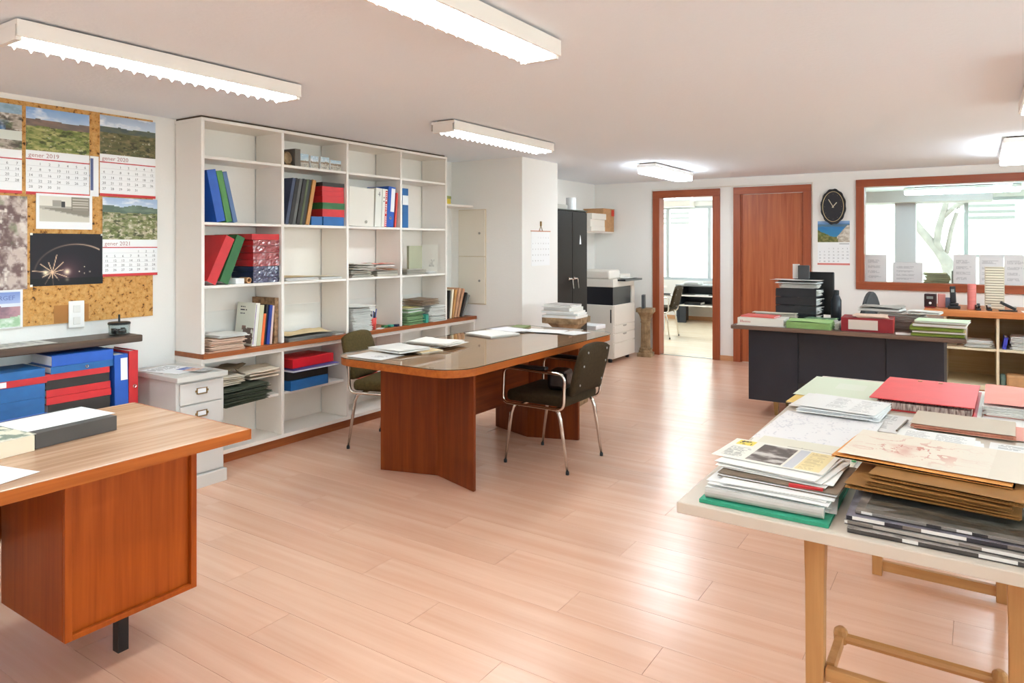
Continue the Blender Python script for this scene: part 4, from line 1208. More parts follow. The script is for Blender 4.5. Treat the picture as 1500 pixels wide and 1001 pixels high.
pile('paper_pile', 'loose sheets lying before the leaning plan, fourth bay', (-4.13, 4.83, 1.1588), (.18, .14, .02), PAPER, 5, .1, 33, .02, .1)
pile('paper_pile', 'green folders and papers stacked on the ledge, fourth bay', (-4.14, 4.58, .732), (.25, .24, .10), mat('green_mix', '#8fae7e', .75, island=.5), 14, .05, 34, .012, .08, amp=.006)
folder('folder', 'light green folder on top of the green stack, fourth bay', 'folder', (-4.14, 4.575, .836), (.23, .23), mat('mint', '#a7d0a0', .7), .15, None, 35, PAPER, .01, .012)
folder('folder', 'yellow edged folder over the light green one', 'folder', (-4.15, 4.62, .858), (.22, .2), mat('pale_yellow', '#e2d896', .7), -.1, None, 36, PAPER, .008, .01)
pile('paper_pile', 'white papers stacked at the right of the fourth bay', (-4.13, 4.885, .732), (.24, .215, .14), PAPER, 20, -.02, 37, .014, .09, amp=.008)
pile('paper_pile', 'dark magazines lying crooked on the white papers, fourth bay', (-4.14, 4.80, .885), (.22, .30, .045), mat('mag_mix', '#a58c74', .5, island=.7), 6, .08, 38, .02, .12, amp=.018)
tag(M('small_box', MB().box(-.02, -.02, 0, .02, .02, .075), mat('teal'), None, (-4.03, 4.729, .7325), (0, 0, .2), bevel=.003), 'small teal tub wedged between the two stacks', 'tub')

# ---- beyond the upper unit: leaning folders on the ledge, little wall shelf
G = 'folders leaning at the right end of the ledge'
for i, (yy, th, hh, ln, m_, lb) in enumerate(((5.055, .028, .29, 0.0, GREEN, 'dark green folder upright against the bookcase side'), (5.098, .020, .26, -.07, BLACKB, 'narrow black folder leaning next to the green one'),
                                              (5.126, .022, .27, -.14, CREAM, 'cream folder leaning, third from the green one'), (5.158, .026, .265, -.21, mat('rec_tan'), 'ochre folder leaning, fourth from the green one'),
                                              (5.196, .030, .28, -.27, mat('folder_tan'), 'pinkish tan folder leaning in the middle'), (5.238, .030, .275, -.33, mat('folder_tan2', '#bb8a68', .7, var=.2), 'brown tan folder leaning, sixth from the green one'),
                                              (5.282, .022, .24, -.42, BLACKB, 'black edged folder leaning near the wall'), (5.315, .022, .22, -.47, GREYB, 'grey folder leaning last by the wall'))):
    binder('folder', lb, 'folder', (XF - .01, yy, .7318), (.24, th, hh), m_, 'v', ln, 0, G, pages=CREAM)
tag(M('wall_shelf', MB().box(BX, 5.038, 1.775, -4.06, 5.468, 1.793), PAINT), 'short white wall shelf between bookcase and pier', 'shelf')
yb = tag(M('small_box', MB().box(-.07, -.045, 0, .0, .045, .05), YELLOW, None, (-4.09, 5.13, 1.7935), (0, 0, .25), bevel=.003), 'yellow box with green top on the short wall shelf', 'box')
M('lid', MB().box(-.072, -.047, .0505, .002, .047, .075), mat('olive_lid', '#a5a860', .6), yb)
tag(M('bottle', MB().lathe([(.016, 0), (.018, .01), (.018, .07), (.008, .085), (.008, .10)], 12), BLACK, None, (-4.20, 5.075, 1.7935)), 'small dark bottle behind the yellow box', 'bottle')

# ---- lower unit
pile('paper_bag_heap', 'crumpled pale paper bag over folders in the low left bay', (-4.13, 3.055, .512), (.22, .25, .05), mat('bag_paper', '#e4d6c2', .85, island=.1), 3, -.06, 41, .02, .2, amp=.06)
pile('folder_heap', 'green and black folders heaped on the low left shelf', (-4.10, 2.87, .3808), (.28, .38, .108), mat('dark_mix', '#4a5040', .7, island=.9), 16, .08, 42, .02, .1, amp=.012)
pile('paper_pile', 'white and cream papers above the dark folders, low left bay', (-4.12, 2.77, .503), (.22, .24, .055), mat('paper_cream2', '#e8dcc8', .8, island=.15), 8, .0, 43, .02, .12, amp=.02)
tag(M('paper_bag', wavy(.2, .16, .002, .05, 5, 8, 6), mat('brown_bag', '#77654e', .8), None, (-4.17, 2.86, .575), (.2, 0, .3)), 'crumpled brown paper at the back of the low left bay', 'paper')
z = .3808
binder('binder', 'blue binder at the foot of the low second bay', 'binder', (XF + .01, 3.46, z), (.25, .36, .070), BLUE2, 'h', 0, .05, pages=BLUE2, pages_in=.002); z += .0715
binder('binder', 'black binder over the blue one, low second bay', 'binder', (XF - .002, 3.455, z), (.25, .36, .062), BLACKB, 'h', 0, -.03, pages=BLACKB, pages_in=.002); z += .063
folder('folder', 'purple folder with white papers sticking out, low second bay', 'folder', (-4.13, 3.49, z), (.26, .44), mat('purple_card', '#5a55a0', .6), .03, None, 51, PAPERW, .012, .006); z += .022
binder('binder', 'bright red binder topmost in the low second bay', 'binder', (XF + .004, 3.50, z), (.26, .40, .062), mat('bright_red', '#d2202c', .4), 'h', 0, .06, pages=RED, pages_in=.002)
pile('folder_heap', 'red and salmon folders on the low shelf behind the armchair', (-4.10, 3.97, .3808), (.24, .26, .10), mat('red_mix', '#c45048', .7, island=.5), 10, .05, 52, .015, .08, amp=.006)
pile('paper_pile', 'white papers on the low shelf, fourth bay, behind the table', (-4.13, 4.72, .3808), (.24, .4, .06), PAPER, 8, 0, 53)
# ================================================================== meeting table
mt = T('meeting_table', 'long walnut meeting table with rounded corners and a glass plate', 'table', (-2.74, 3.86, 0))
def rrect(x0, y0, x1, y1, r, n=8):
    out = []
    for cx, cy, a0 in ((x1 - r, y0 + r, -90), (x1 - r, y1 - r, 0), (x0 + r, y1 - r, 90), (x0 + r, y0 + r, 180)):
        for k in range(n + 1):
            a = R(a0 + 90 * k / n); out.append((cx + r * math.cos(a), cy + r * math.sin(a)))
    return out
TX0, TX1, TY0, TY1 = -3.21, -2.25, 2.88, 4.86
M('top', MB().prism(rrect(TX0 + .004, TY0 + .004, TX1 - .004, TY1 - .004, .18), .712, .7518), TABLETOP, mt, world=True)
band = MB(); o_ = rrect(TX0, TY0, TX1, TY1, .184); i_ = rrect(TX0 + .0038, TY0 + .0038, TX1 - .0038, TY1 - .0038, .18)
n_ = len(o_)
for q in (o_, i_):
    for zz in (.7115, .7515): band.v += [(x, y, zz) for x, y in q]
for k in range(n_):
    j = (k + 1) % n_
    band.f += [[k, j, n_ + j, n_ + k], [n_ + k, n_ + j, 3 * n_ + j, 3 * n_ + k], [j, k, 2 * n_ + k, 2 * n_ + j], [2 * n_ + k, 2 * n_ + j, 3 * n_ + j, 3 * n_ + k][::-1]]
M('edge_band', band, WALY, mt, world=True)
M('glass_plate', MB().prism(rrect(TX0 - .004, TY0 - .004, TX1 + .004, TY1 + .004, .185), .7525, .7585), TGLASS, mt, world=True)
gb = MB(); q = rrect(TX0 - .0045, TY0 - .0045, TX1 + .0045, TY1 + .0045, .1855); n_ = len(q)
for zz in (.7535, .7575): gb.v += [(x, y, zz) for x, y in q]
gb.f = [[k, (k + 1) % n_, n_ + (k + 1) % n_, n_ + k] for k in range(n_)]
M('glass_edge', gb, mat('glass_green_edge', '#2f3a30', .15), mt, world=True)
def vpanel(y_end, y_mid, name='pedestal'):
    xs = (-3.125, -2.755, -2.40); t = .022 if y_mid > y_end else -.022
    for (xa, ya), (xb, yb) in (((xs[0], y_end), (xs[1], y_mid)), ((xs[1], y_mid), (xs[2], y_end - (.0 if t > 0 else 0)))):
        poly = [(xa, ya), (xb, yb), (xb, yb + t), (xa, ya + t)]
        if t < 0: poly = poly[::-1]
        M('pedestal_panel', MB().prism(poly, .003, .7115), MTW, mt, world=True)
vpanel(3.235, 3.345); vpanel(4.525, 4.40)
M('beam', MB().box(-2.768, 3.37, .30, -2.742, 4.375, .7115), wood('shaded_walnut_y', '#602506', '#803a10', 'y', .42, spec=.25), mt, world=True)  # same darkened walnut, table shade put into its colour
ZT = .7592
sheet('loose_paper', 'white sheet at the rounded near corner of the meeting table', 'paper', (-2.965, 3.025, ZT), (.27, .21), page(11, '#f4f3f0', blocks=((.5, .9, .3, .6, 4),)), .05, amp=.002)
folder('folder', 'white folder lying across the near end of the meeting table', 'folder', (-2.965, 3.23, ZT + .0135), (.30, .25), mat('folder_white', '#eeece6', .7), -.12, None, 61, PAPER, .010, .006)
folder('folder', 'cream folder peeping out from under the white one on the table', 'folder', (-2.89, 3.33, ZT), (.27, .17), MANILA, -.2, None, 62, PAPER, .006, .004)
folder('folder', 'brown edged folder in the middle left of the meeting table', 'folder', (-2.99, 3.53, ZT), (.26, .20), mat('folder_brown', '#8a6038', .7), .15, None, 63, PAPER, .008, .004)
pile('paper_pile', 'open magazines and papers on the brown edged folder', (-2.94, 3.55, ZT + .013), (.33, .24, .020), mat('mag_white', '#ece7e0', .6, island=.35), 5, .2, 64, .02, .15, amp=.012)
folder('folder', 'white papers in a pale folder near the far half of the table', 'folder', (-2.96, 4.22, ZT), (.30, .28), mat('folder_white'), -.25, None, 65, PAPER, .008, .003)
sheet('loose_paper', 'blue edged white sheet beyond the pale folder on the table', 'paper', (-2.96, 4.46, ZT + .012), (.28, .2), page(12, '#f1f0f2', solid=((0, .04, 0, 1, '#6d78b4'),)), -.2, amp=.002)
sheet('loose_paper', 'white sheet lying nearest the far end of the meeting table', 'paper', (-2.72, 4.58, ZT + .004), (.30, .20), page(13, '#f0efec', solid=((.1, .45, .5, .8, '#e6e3da'),)), .2, amp=.002)
sheet('loose_paper', 'narrow white sheet at the far right of the meeting table', 'paper', (-2.50, 4.62, ZT), (.16, .21), page(14, '#f2f0ec'), -.15, amp=.002)
binder('notebook', 'thin green notebook at the far left of the meeting table', 'notebook', (-2.96, 4.70, ZT), (.12, .17, .012), mat('moss', '#7c8a58', .6), 'h', 0, .2)

# ================================================================== pier, recess
ec = T('fuse_cabinet', 'two flush white fuse cabinet doors on the pier', 'fuse cabinet', (-4.07, 5.47, .85))
M('frame', MB().box(-4.235, 5.4645, .842, -3.905, 5.4695, 1.756), mat('fuse_frame', '#dccdb4', .6), ec, world=True)
for z0, z1 in ((.850, 1.297), (1.306, 1.748)):
    d = M('door', MB().box(-4.226, 5.455, z0, -3.914, 5.464, z1), mat('fuse_door', '#e9e1d2', .55), ec, world=True, bevel=.002)
    M('lock', MB().lathe([(.012, 0), (.012, .004), (.006, .006)], 10), STEEL, d, loc=(-3.975, 5.4545, z0 + .22), rot=(R(90), 0, 0))
    d.children[0].location = (-3.975 + 4.07, 5.4545 - 5.47, z0 + .22 - .85)
# month calendar on the pier's side
e = T('wall_calendar', 'small month sheet calendar hanging from a nail on the pier side', 'calendar', (-3.4995, 5.80, 1.215))
wcal = .34
M('sheet', MB().box(0, -wcal / 2, 0, .002, wcal / 2, .325), PAPERW, e)
M('top_strip', MB().box(.0, -wcal / 2 - .01, .326, .006, wcal / 2 + .01, .335), mat('salmon_strip', '#cf8f72', .6), e)
M('hanger', MB().tube([(.004, -.03, .336), (.005, 0, .385), (.004, .03, .336)], .003, 5).box(.0, -.012, .38, .008, .012, .425), BRASS, e)
num = MB()
for d in range(1, 32):
    r_, c_ = divmod(d + 1, 7)
    t = text_mb(str(d), .017, .0002, 'CENTER')
    num.add(t.v, t.f, Matrix.Translation((.0023, -wcal / 2 + wcal / 7 * (c_ + .5), .262 - r_ * .055)) @ Euler((R(90), 0, R(90))).to_matrix().to_4x4())
M('dates', num, mat('ink_pale_grey', '#a8a09c', .7), e, kind='stuff')

mc = T('metal_cabinet', 'tall dark metal cabinet with two doors in the recess', 'cabinet', (-3.8, 6.53, 0))
M('body', MB().box(-4.02, 6.19, .03, -3.56, 6.865, 1.775), CABMETAL, mc, world=True, bevel=.004)
M('top_trim', MB().box(-4.02, 6.19, 1.7755, -3.545, 6.865, 1.785), mat('cab_trim', '#4c5044', .4), mc, world=True)
for ya, yb_ in ((6.20, 6.522), (6.528, 6.857)):
    d = M('door', MB().box(-3.5595, ya, .06, -3.545, yb_, 1.76), CABMETAL, mc, world=True, bevel=.003)
    yh = 6.49 if ya < 6.3 else 6.60
    h = MB(); h.tube([(-3.5445, yh - .04, 1.06), (-3.525, yh - .02, 1.06), (-3.525, yh, 1.055), (-3.52, yh + .01, .955)], .009, 7); h.box(-3.5445, yh - .06, 1.045, -3.538, yh - .03, 1.075)
    M('handle', h, CHROME, d, world=True)
M('sticker', MB().prism([(-.018, -.05), (.018, -.05), (.006, .03), (-.004, .05)], 0, .0008), PAPERW, mc, loc=(-3.5443 + 3.8, 6.70 - 6.53, 1.47), rot=(R(90), 0, R(90)))
M('base', MB().box(-4.0, 6.2, 0, -3.58, 6.855, .0295), BLACK, mc, world=True)
tag(M('paper_roll', MB().lathe([(.055, 0), (.055, .14), (.02, .14), (.02, .01)], 18), PAPERW, None, (-3.68, 6.74, 1.7855)), 'white paper roll standing on the dark metal cabinet', 'roll')
tag(M('box', MB().box(-.14, -.17, 0, .14, .17, .055), mat('grey_box', '#b9b3a8', .7), None, (-3.78, 6.42, 1.7855), bevel=.002), 'flat grey box lying on the dark metal cabinet', 'box')

# wall shelf with boxes in the recess
tag(M('wall_shelf', MB().box(XL, 7.2, 1.565, -4.04, 8.58, 1.585), PAINT), 'white wall shelf high in the recess above the copier', 'shelf')
M_ = Matrix
tag(M('cardboard_box', MB().box(-.14, -.16, 0, .14, .16, .29).box(-.145, -.17, .2905, .145, .17, .30), KRAFT, None, (-4.165, 8.40, 1.5855)), 'brown cardboard box at the far end of the recess shelf', 'box')
tag(M('label', MB().box(0, -.03, 0, .001, .05, .08), mat('red_label', '#d8402a', .6), None, (-4.018, 8.50, 1.79)), 'red orange label on the brown cardboard box', 'label')
z = 1.5855
for h, lb in ((.055, 'white carton lying lowest in the recess shelf stack'), (.09, 'white carton in the middle of the recess shelf stack'), (.075, 'white carton topmost in the recess shelf stack')):
    tag(M('carton', MB().box(-.14, -.20, 0, .14, .20, h), mat('carton_white', '#e6ded2', .7), None, (-4.15 + .05 * rnd.random(), 7.96 + .05 * rnd.random(), z), (0, 0, rnd.uniform(-.05, .05)), bevel=.002), lb, 'box', 'white cartons on the recess shelf')
    z += h + .001

# copier
cp = T('photocopier', 'large white office photocopier with black tray band', 'photocopier', (-3.9, 7.945, 0))
BEI = mat('copier_white', '#e6ded3', .4)
XC = -3.59; y0, y1 = 7.64, 8.25
M('body', MB().box(-4.2, y0, .05, XC - .012, y1, .69), BEI, cp, world=True, bevel=.006)
for z0, z1 in ((.055, .232), (.240, .345), (.352, .445), (.452, .688)):
    d = M('paper_drawer' if z1 < .5 else 'front_door', MB().box(XC - .0115, y0 + .006, z0, XC, y1 - .006, z1), BEI, cp, world=True, bevel=.004)
    if .2 < z0 < .42:
        M('grip', MB().prism([(-.055, .012), (-.035, -.008), (.035, -.008), (.055, .012)], 0, .003), mat('grip_grey', '#a49c92', .4), d, loc=(XC + 3.9, 0, z1 - .016), rot=(R(90), 0, R(90)))
M('black_tray_bay', MB().box(-4.19, y0 + .008, .6905, XC - .02, y1 - .09, .905), mat('copier_black', '#1c1c22', .35), cp, world=True, bevel=.004)
M('corner_post', MB().box(-4.19, y1 - .0895, .6905, XC - .004, y1, .905), BEI, cp, world=True, bevel=.004)
M('scanner', MB().box(-4.2, y0 - .005, .9055, XC - .01, y1, 1.0), BEI, cp, world=True, bevel=.006)
M('document_feeder', MB().box(-4.2, y0, 1.001, XC - .06, y0 + .30, 1.11), BEI, cp, world=True, bevel=.02)
M('platen_lid', MB().box(-4.2, y0 + .301, 1.001, XC - .06, y1, 1.05), BEI, cp, world=True, bevel=.008)
M('control_panel', MB().box(XC - .055, y0 + .12, .975, XC + .09, y1 + .02, .998).box(XC - .055, y0 + .2, .9985, XC + .05, y1 - .05, 1.003), mat('copier_black'), cp, world=True, bevel=.004)
M('side_slot', MB().box(XC - .05, y0 - .003, .48, XC - .035, y0 - .0005, .64), BLACK, cp, world=True)
for xx in (-4.12, XC - .08):
    for yy in (y0 + .06, y1 - .06): M('caster', MB().lathe([(.022, 0), (.026, .02), (.02, .0495)], 10, (xx + 3.9, yy - 7.945, 0)), BLACK, cp)
sheet('loose_paper', 'white sheets left on the photocopier control panel', 'paper', (-3.58, 8.0, 1.0045), (.10, .26), page(3, '#f0eeea'), .1, amp=.004, t=.004)
sb = T('shredder', 'small white machine with dark vents beside the photocopier', 'shredder', (-3.72, 7.32, 0))
M('body', MB().box(-.11, -.12, .02, .11, .12, .44), mat('shred_grey', '#b9b3aa', .45), sb, bevel=.012)
M('top', MB().box(-.115, -.125, .441, .115, .125, .49), PAPERW, sb, bevel=.008)
vs_ = MB()
for k in range(6): vs_.box(.1105, -.09 + k * .03, .30, .1125, -.075 + k * .03, .40)
M('vent', vs_, BLACK, sb)
M('foot', MB().box(-.10, -.11, 0, .10, .11, .0195), BLACK, sb)

# stone pedestals
def stone_pedestal(label, loc, hgt, wtop):
    e = T('stone_pedestal', label, 'pedestal', loc, R(8), 'old stone column pedestals')
    w = wtop / 2
    pl = MB().box(-w * .82, -w * .82, 0, w * .82, w * .82, .05)
    M('plinth', pl, STONE, e, bevel=.006)
    M('base_ring', MB().lathe([(w * .78, .0505), (w * .80, .07), (w * .70, .085), (w * .72, .10), (w * .60, .115)], 24), STONE, e, smooth=False)
    fl_ = lambda k, z: .90 + .10 * (k % 2)
    M('fluted_shaft', MB().lathe([(w * .58, .1155), (w * .55, .2), (w * .52, hgt - .19)], 32, flute=fl_), STONE, e)
    M('capital', MB().lathe([(w * .56, hgt - .1895), (w * .60, hgt - .175), (w * .55, hgt - .165), (w * .60, hgt - .13), (w * .74, hgt - .09), (w * .96, hgt - .055), (w * 1.0, hgt - .048)], 32, flute=lambda k, z: 1 - .05 * ((k // 2) % 2) * (z > .2)), STONE, e)
    r = random.Random(int(hgt * 100)); ab = MB(); n = 32
    ring = []
    for k in range(n):
        a = 2 * math.pi * k / n
        m_ = max(abs(math.cos(a)), abs(math.sin(a)))
        q = w / m_ * (.98 if m_ > .75 else .93) * r.uniform(.96, 1.02)
        ring.append((q * math.cos(a), q * math.sin(a)))
    ab.prism(ring, hgt - .0475, hgt)
    M('abacus', ab, STONE, e)
    return e
stone_pedestal('carved stone pedestal with magazines on top beside the pier', (-3.05, 5.50, 0), .775, .37)
stone_pedestal('fluted stone pedestal by the doorway behind the photocopier', (-3.50, 8.38, 0), .61, .22)
z = .7758
for i, (w_, d_, h_, m_, lb) in enumerate(((.33, .25, .022, mat('mag_white'), 'thick magazine lowest on the stone pedestal'), (.30, .22, .016, PAPER, 'white brochure above the lowest magazine on the pedestal'), (.32, .24, .018, mat('mag_white'), 'white magazine third from below on the pedestal'),
                                          (.28, .22, .030, mat('folder_white'), 'thick white catalogue on the pedestal pile'), (.29, .22, .012, PAPER, 'white magazine just under the top one on the pedestal'), (.27, .20, .010, mat('mag_top', '#cfc9c6', .5, var=.4), 'glossy magazine topmost on the stone pedestal'))):
    binder('magazine', lb, 'magazine', (-3.05 + w_ / 2 + rnd.uniform(-.03, .03), 5.48 + rnd.uniform(-.02, .02), z), (w_, d_, h_), m_, 'h', 0, rnd.uniform(-.15, .15), 'magazines on the stone pedestal', board=.0012, pages_in=.002); z += h_ + .001
tag(M('tablet_box', MB().box(-.02, -.07, 0, .02, .07, .17), mat('slate', '#4c5256', .4), None, (-3.52, 8.36, .6108), (0, 0, .3), bevel=.004), 'dark slate box standing on the fluted pedestal', 'box')

# ================================================================== back wall: clock and calendar
ck = T('wall_clock', 'black oval wall clock with thin gold ring beside the door', 'clock', (-1.34, 8.594, 1.843))
def oval(rx, rz, y0, y1, n=36, scal=0.0):
    poly = []
    for k in range(n):
        a = 2 * math.pi * k / n; s_ = 1 + scal * (1 if (k // 2) % 2 else 0)
        poly.append((rx * s_ * math.cos(a), rz * s_ * math.sin(a)))
    return MB().prism(poly, y0, y1)
rx_ = (R(90), 0, 0)
M('case', oval(.128, .196, 0, .028, 48, .035), BLACK, ck, rot=rx_)
rg = MB().tube([(.108 * math.cos(a), .168 * math.sin(a), .0295) for a in [2 * math.pi * k / 40 for k in range(40)]], .0035, 6, closed=True)
M('gold_ring', rg, mat('pale_gold', '#d9c59a', .3, metal=.6), ck, rot=rx_)
M('dial', oval(.103, .163, .0282, .0292, 36), mat('dial_black', '#26262c', .5), ck, rot=rx_)
hand = mat('hand_pale', '#d8cfb8', .4)
def hnd(ang, ln, w_):
    return MB().box(-w_, -.015, .0296, w_, ln, .0312, Matrix.Rotation(-R(ang), 4, 'Z'))
M('hour_hand', hnd(40, .06, .0045), hand, ck, rot=rx_)
M('minute_hand', hnd(-30, .095, .0035), hand, ck, rot=rx_, loc=(0, -.002, 0))
mk = MB()
for k in range(12):
    a = 2 * math.pi * k / 12
    x, y = .088 * math.sin(a), .140 * math.cos(a); mk.box(x - .003, y - .004, .0293, x + .003, y + .004, .0298)
M('hour_marks', mk, mat('mark_grey', '#6d675c', .5), ck, rot=rx_)

def sea_paint(u, v):
    n = len(u); c = mixc(np.tile(hexc('#2f6bb0'), (n, 1)), hexc('#3f8fb4'), (1 - v) * 1.2 + .4 * (fbm(u * 5, v * 8, 3) - .5))
    c = mixc(c, hexc('#8aa9d2'), np.clip((v - .80) * 8, 0, 1))
    far = (v > .70 + .06 * fbm(u * 6, u * 0, 8)) & (v < .84)
    c = mixc(c, hexc('#5f7a8c'), far * .9)
    ls = v < .55 - .8 * u + .12 * fbm(u * 8, v * 8, 5)
    c = mixc(c, mixc(np.tile(hexc('#5d6b34'), (n, 1)), hexc('#8f8a5a'), (fbm(u * 14, v * 14, 6) - .35) * 3), ls * 1.0)
    rs = v < -.75 + 1.55 * u + .15 * fbm(u * 9, v * 9, 7)
    c = mixc(c, mixc(np.tile(hexc('#b7aa98'), (n, 1)), hexc('#e0d9cd'), (fbm(u * 12, v * 12, 9) - .35) * 3), (rs & (v < .8)) * 1.0)
    b = v < .22 + .12 * fbm(u * 7, u * 0, 10) - .1 * (u > .6)
    c = mixc(c, mixc(np.tile(hexc('#59602f'), (n, 1)), hexc('#8b8350'), (fbm(u * 16, v * 16, 16) - .35) * 3), b * 1.0 * (u < .65))
    return c
e = T('wall_calendar', 'calendar with blue sea bay photo under the oval clock', 'calendar', (-1.34, 8.5995, 1.19))
M('month_sheet', MB().box(-.166, -.002, 0, .166, 0, .253), PAPERW, e)
M('foot_strip', MB().box(-.168, -.004, -.003, .168, -.0021, .017), mat('salmon_foot', '#dd8078', .6), e)
grid_print('photo', .332, .238, sea_paint, 56, 40, e, (0, -.001, .373), (R(90), 0, 0))
num = MB()
for d in range(1, 32):
    r_, c_ = divmod(d + 1, 7); t = text_mb(str(d), .020, .0002, 'CENTER')
    num.add(t.v, t.f, Matrix.Translation((-.166 + .332 / 7 * (c_ + .5), -.0023, .175 - r_ * .036)) @ Euler((R(90), 0, 0)).to_matrix().to_4x4())
M('dates', num, mat('ink_grey'), e, kind='stuff')
M('title_rule', MB().box(.06, -.0026, .232, .16, -.0021, .238), mat('ink_grey'), e)
# ================================================================== black steel desk
bd = T('steel_desk', 'black steel desk with brown top standing before the wooden door', 'desk', (-.88, 6.2, 0))
DT = .757
M('top', MB().box(-1.69, 5.83, DT - .032, -.055, 6.68, DT), wood('steel_desk_top', '#5a4438', '#7a6050', 'x', .35), bd, world=True, bevel=.006)
M('pedestal', MB().box(-1.59, 6.0, .125, -1.20, 6.60, DT - .0325), DESKMETAL, bd, world=True, bevel=.004)
M('pedestal', MB().box(-.57, 6.0, .125, -.195, 6.60, DT - .0325), DESKMETAL, bd, world=True, bevel=.004)
M('modesty_panel', MB().box(-1.1985, 6.012, .30, -.5715, 6.03, DT - .0325), DESKMETAL, bd, world=True, bevel=.002)
for xx in (-1.385, -.385):
    for yy in (6.09, 6.5):
        M('leg', MB().tube([(xx, yy, .1245), (xx, yy, 0)], [.030, .018], 4), BRASS, bd, world=True)
ZD = DT + .0008
sheet('loose_paper', 'white sheets sticking out under the white catalogue, left desk corner', 'paper', (-1.46, 5.96, ZD), (.38, .22), page(1, '#efede9'), .03, amp=.001, t=.004)
e = binder('catalogue', 'thick white catalogue with small red lettering on the steel desk', 'book', (-1.46, 5.86, ZD + .005), (.26, .36, .055), mat('book_white'), 'h', 0, R(-90) + .03)
gk = MB(); r_ = random.Random(9)
for k in range(7): gk.box(.0003, -.158 + k * .012, .018, .0009, -.150 + k * .012, .018 + (.020 if k in (0, 1) else .013))
M('spine_print', gk, mat('ink_red', '#c08a86', .6), e, kind='stuff')
binder('folder', 'salmon red folder lying on the white catalogue', 'folder', (-1.50, 5.92, ZD + .061), (.2, .27, .012), mat('salmon_red', '#d8625a', .6), 'h', 0, R(-90) - .06)
pile('paper_pile', 'papers and dark folder behind the salmon folder on the steel desk', (-1.42, 6.205, ZD), (.36, .12, .085), mat('paper_mixed'), 12, .02, 71, .008, .04)
folder('folder', 'bulging light green folder on the steel desk front', 'folder', (-1.10, 5.97, ZD), (.33, .24), LGREEN, .04, None, 72, LGREEN, .05, .012)
pile('paper_pile', 'white papers fanning out of the light green folder', (-.901, 6.03, ZD), (.034, .2, .05), PAPER, 10, -.02, 73, .006, .06, amp=.006)
folder('folder', 'green and black leaflets behind the light green folder', 'folder', (-1.06, 6.20, ZD), (.24, .12), mat('leaflet_green', '#8fbf92', .6, var=.5, var_scale=30, dark='#2c3a30'), -.15, None, 74, PAPER, .05, .01)
# letter trays
lt = T('letter_tray', 'stack of black letter trays overflowing with papers on the steel desk', 'letter tray', (-1.27, 6.42, ZD), R(-4))
for k in range(4):
    z = .072 * k
    b = MB()
    b.box(-.165, -.12, z, .165, .12, z + .004); b.box(-.165, -.12, z + .004, -.161, .12, z + .062); b.box(-.161, .116, z + .004, .165, .12, z + .062)
    b.box(-.161, -.12, z + .004, .165, -.116, z + .070)
    M('tray', b, mat('tray_black', '#22252b', .4), lt)
for k in range(4):
    tag_o = pile('paper_pile', ('papers in the lowest black letter tray', 'papers in the second black letter tray from below', 'papers in the third black letter tray from below', 'papers heaped in the top black letter tray')[k],
                 (-1.25 + .02, 6.42, ZD + .072 * k + .0045), (.26, .20, .05), PAPER, 9, R(-4), 80 + k, .02, .12, amp=.004)
pile('paper_pile', 'white papers stacked above the letter trays', (-1.265, 6.42, ZD + .289), (.31, .23, .035), PAPER, 10, .05, 85, .012, .1)
folder('folder', 'dark folder lying skewed on top of the letter trays', 'folder', (-1.27, 6.41, ZD + .327), (.34, .22), mat('folder_slate', '#5a5a5c', .6, var=.3), -.08, None, 86, PAPERW, .012, .01)
sheet('loose_paper', 'white sheet topmost on the letter tray stack', 'paper', (-1.29, 6.40, ZD + .352), (.40, .20), page(4, '#efece6'), -.05, amp=.008)
# monitor seen from behind
mo = T('monitor', 'black flat monitor seen from behind, left of the sea calendar', 'monitor', (-1.19, 6.625, ZD), R(-3))
M('back_shell', MB().box(-.165, -.02, .05, .165, .015, .42), BLACK, mo, bevel=.008)
M('screen', MB().box(-.155, .0155, .145, .155, .018, .41), mat('screen_dark', '#0c0d10', .1), mo)
M('stand', MB().box(-.03, -.03, .015, .03, -.0205, .25), BLACK, mo)
M('base', MB().box(-.10, -.07, 0, .10, .05, .0145), BLACK, mo, bevel=.004)
sp = tag(M('speaker', MB().box(-.045, -.045, 0, .045, .045, .115), DGREY, None, (-1.235, 6.42, ZD + .366), (0, 0, .15), bevel=.006), 'small dark grey box speaker standing on the paper stack', 'speaker')
tag(M('note_card', MB().box(-.028, 0, 0, .028, .004, .125), PAPERW, None, (-1.30, 6.43, ZD + .366), (0, 0, .1)), 'white card standing beside the small dark speaker', 'card')
bt = T('thermos', 'dark bottle standing at the right of the black monitor', 'bottle', (-.99, 6.48, ZD))
M('flask', MB().lathe([(.040, 0), (.042, .01), (.042, .19), (.03, .22), (.022, .235)], 16), mat('flask_navy', '#141a26', .3), bt, smooth=True)
M('cap', MB().lathe([(.024, .2355), (.024, .27), (.02, .274)], 14), BLACK, bt)
folder('folder', 'white papers with dark clip beside the letter trays', 'folder', (-.83, 6.285, ZD), (.20, .16), mat('folder_white'), .05, None, 88, PAPER, .028, .006)
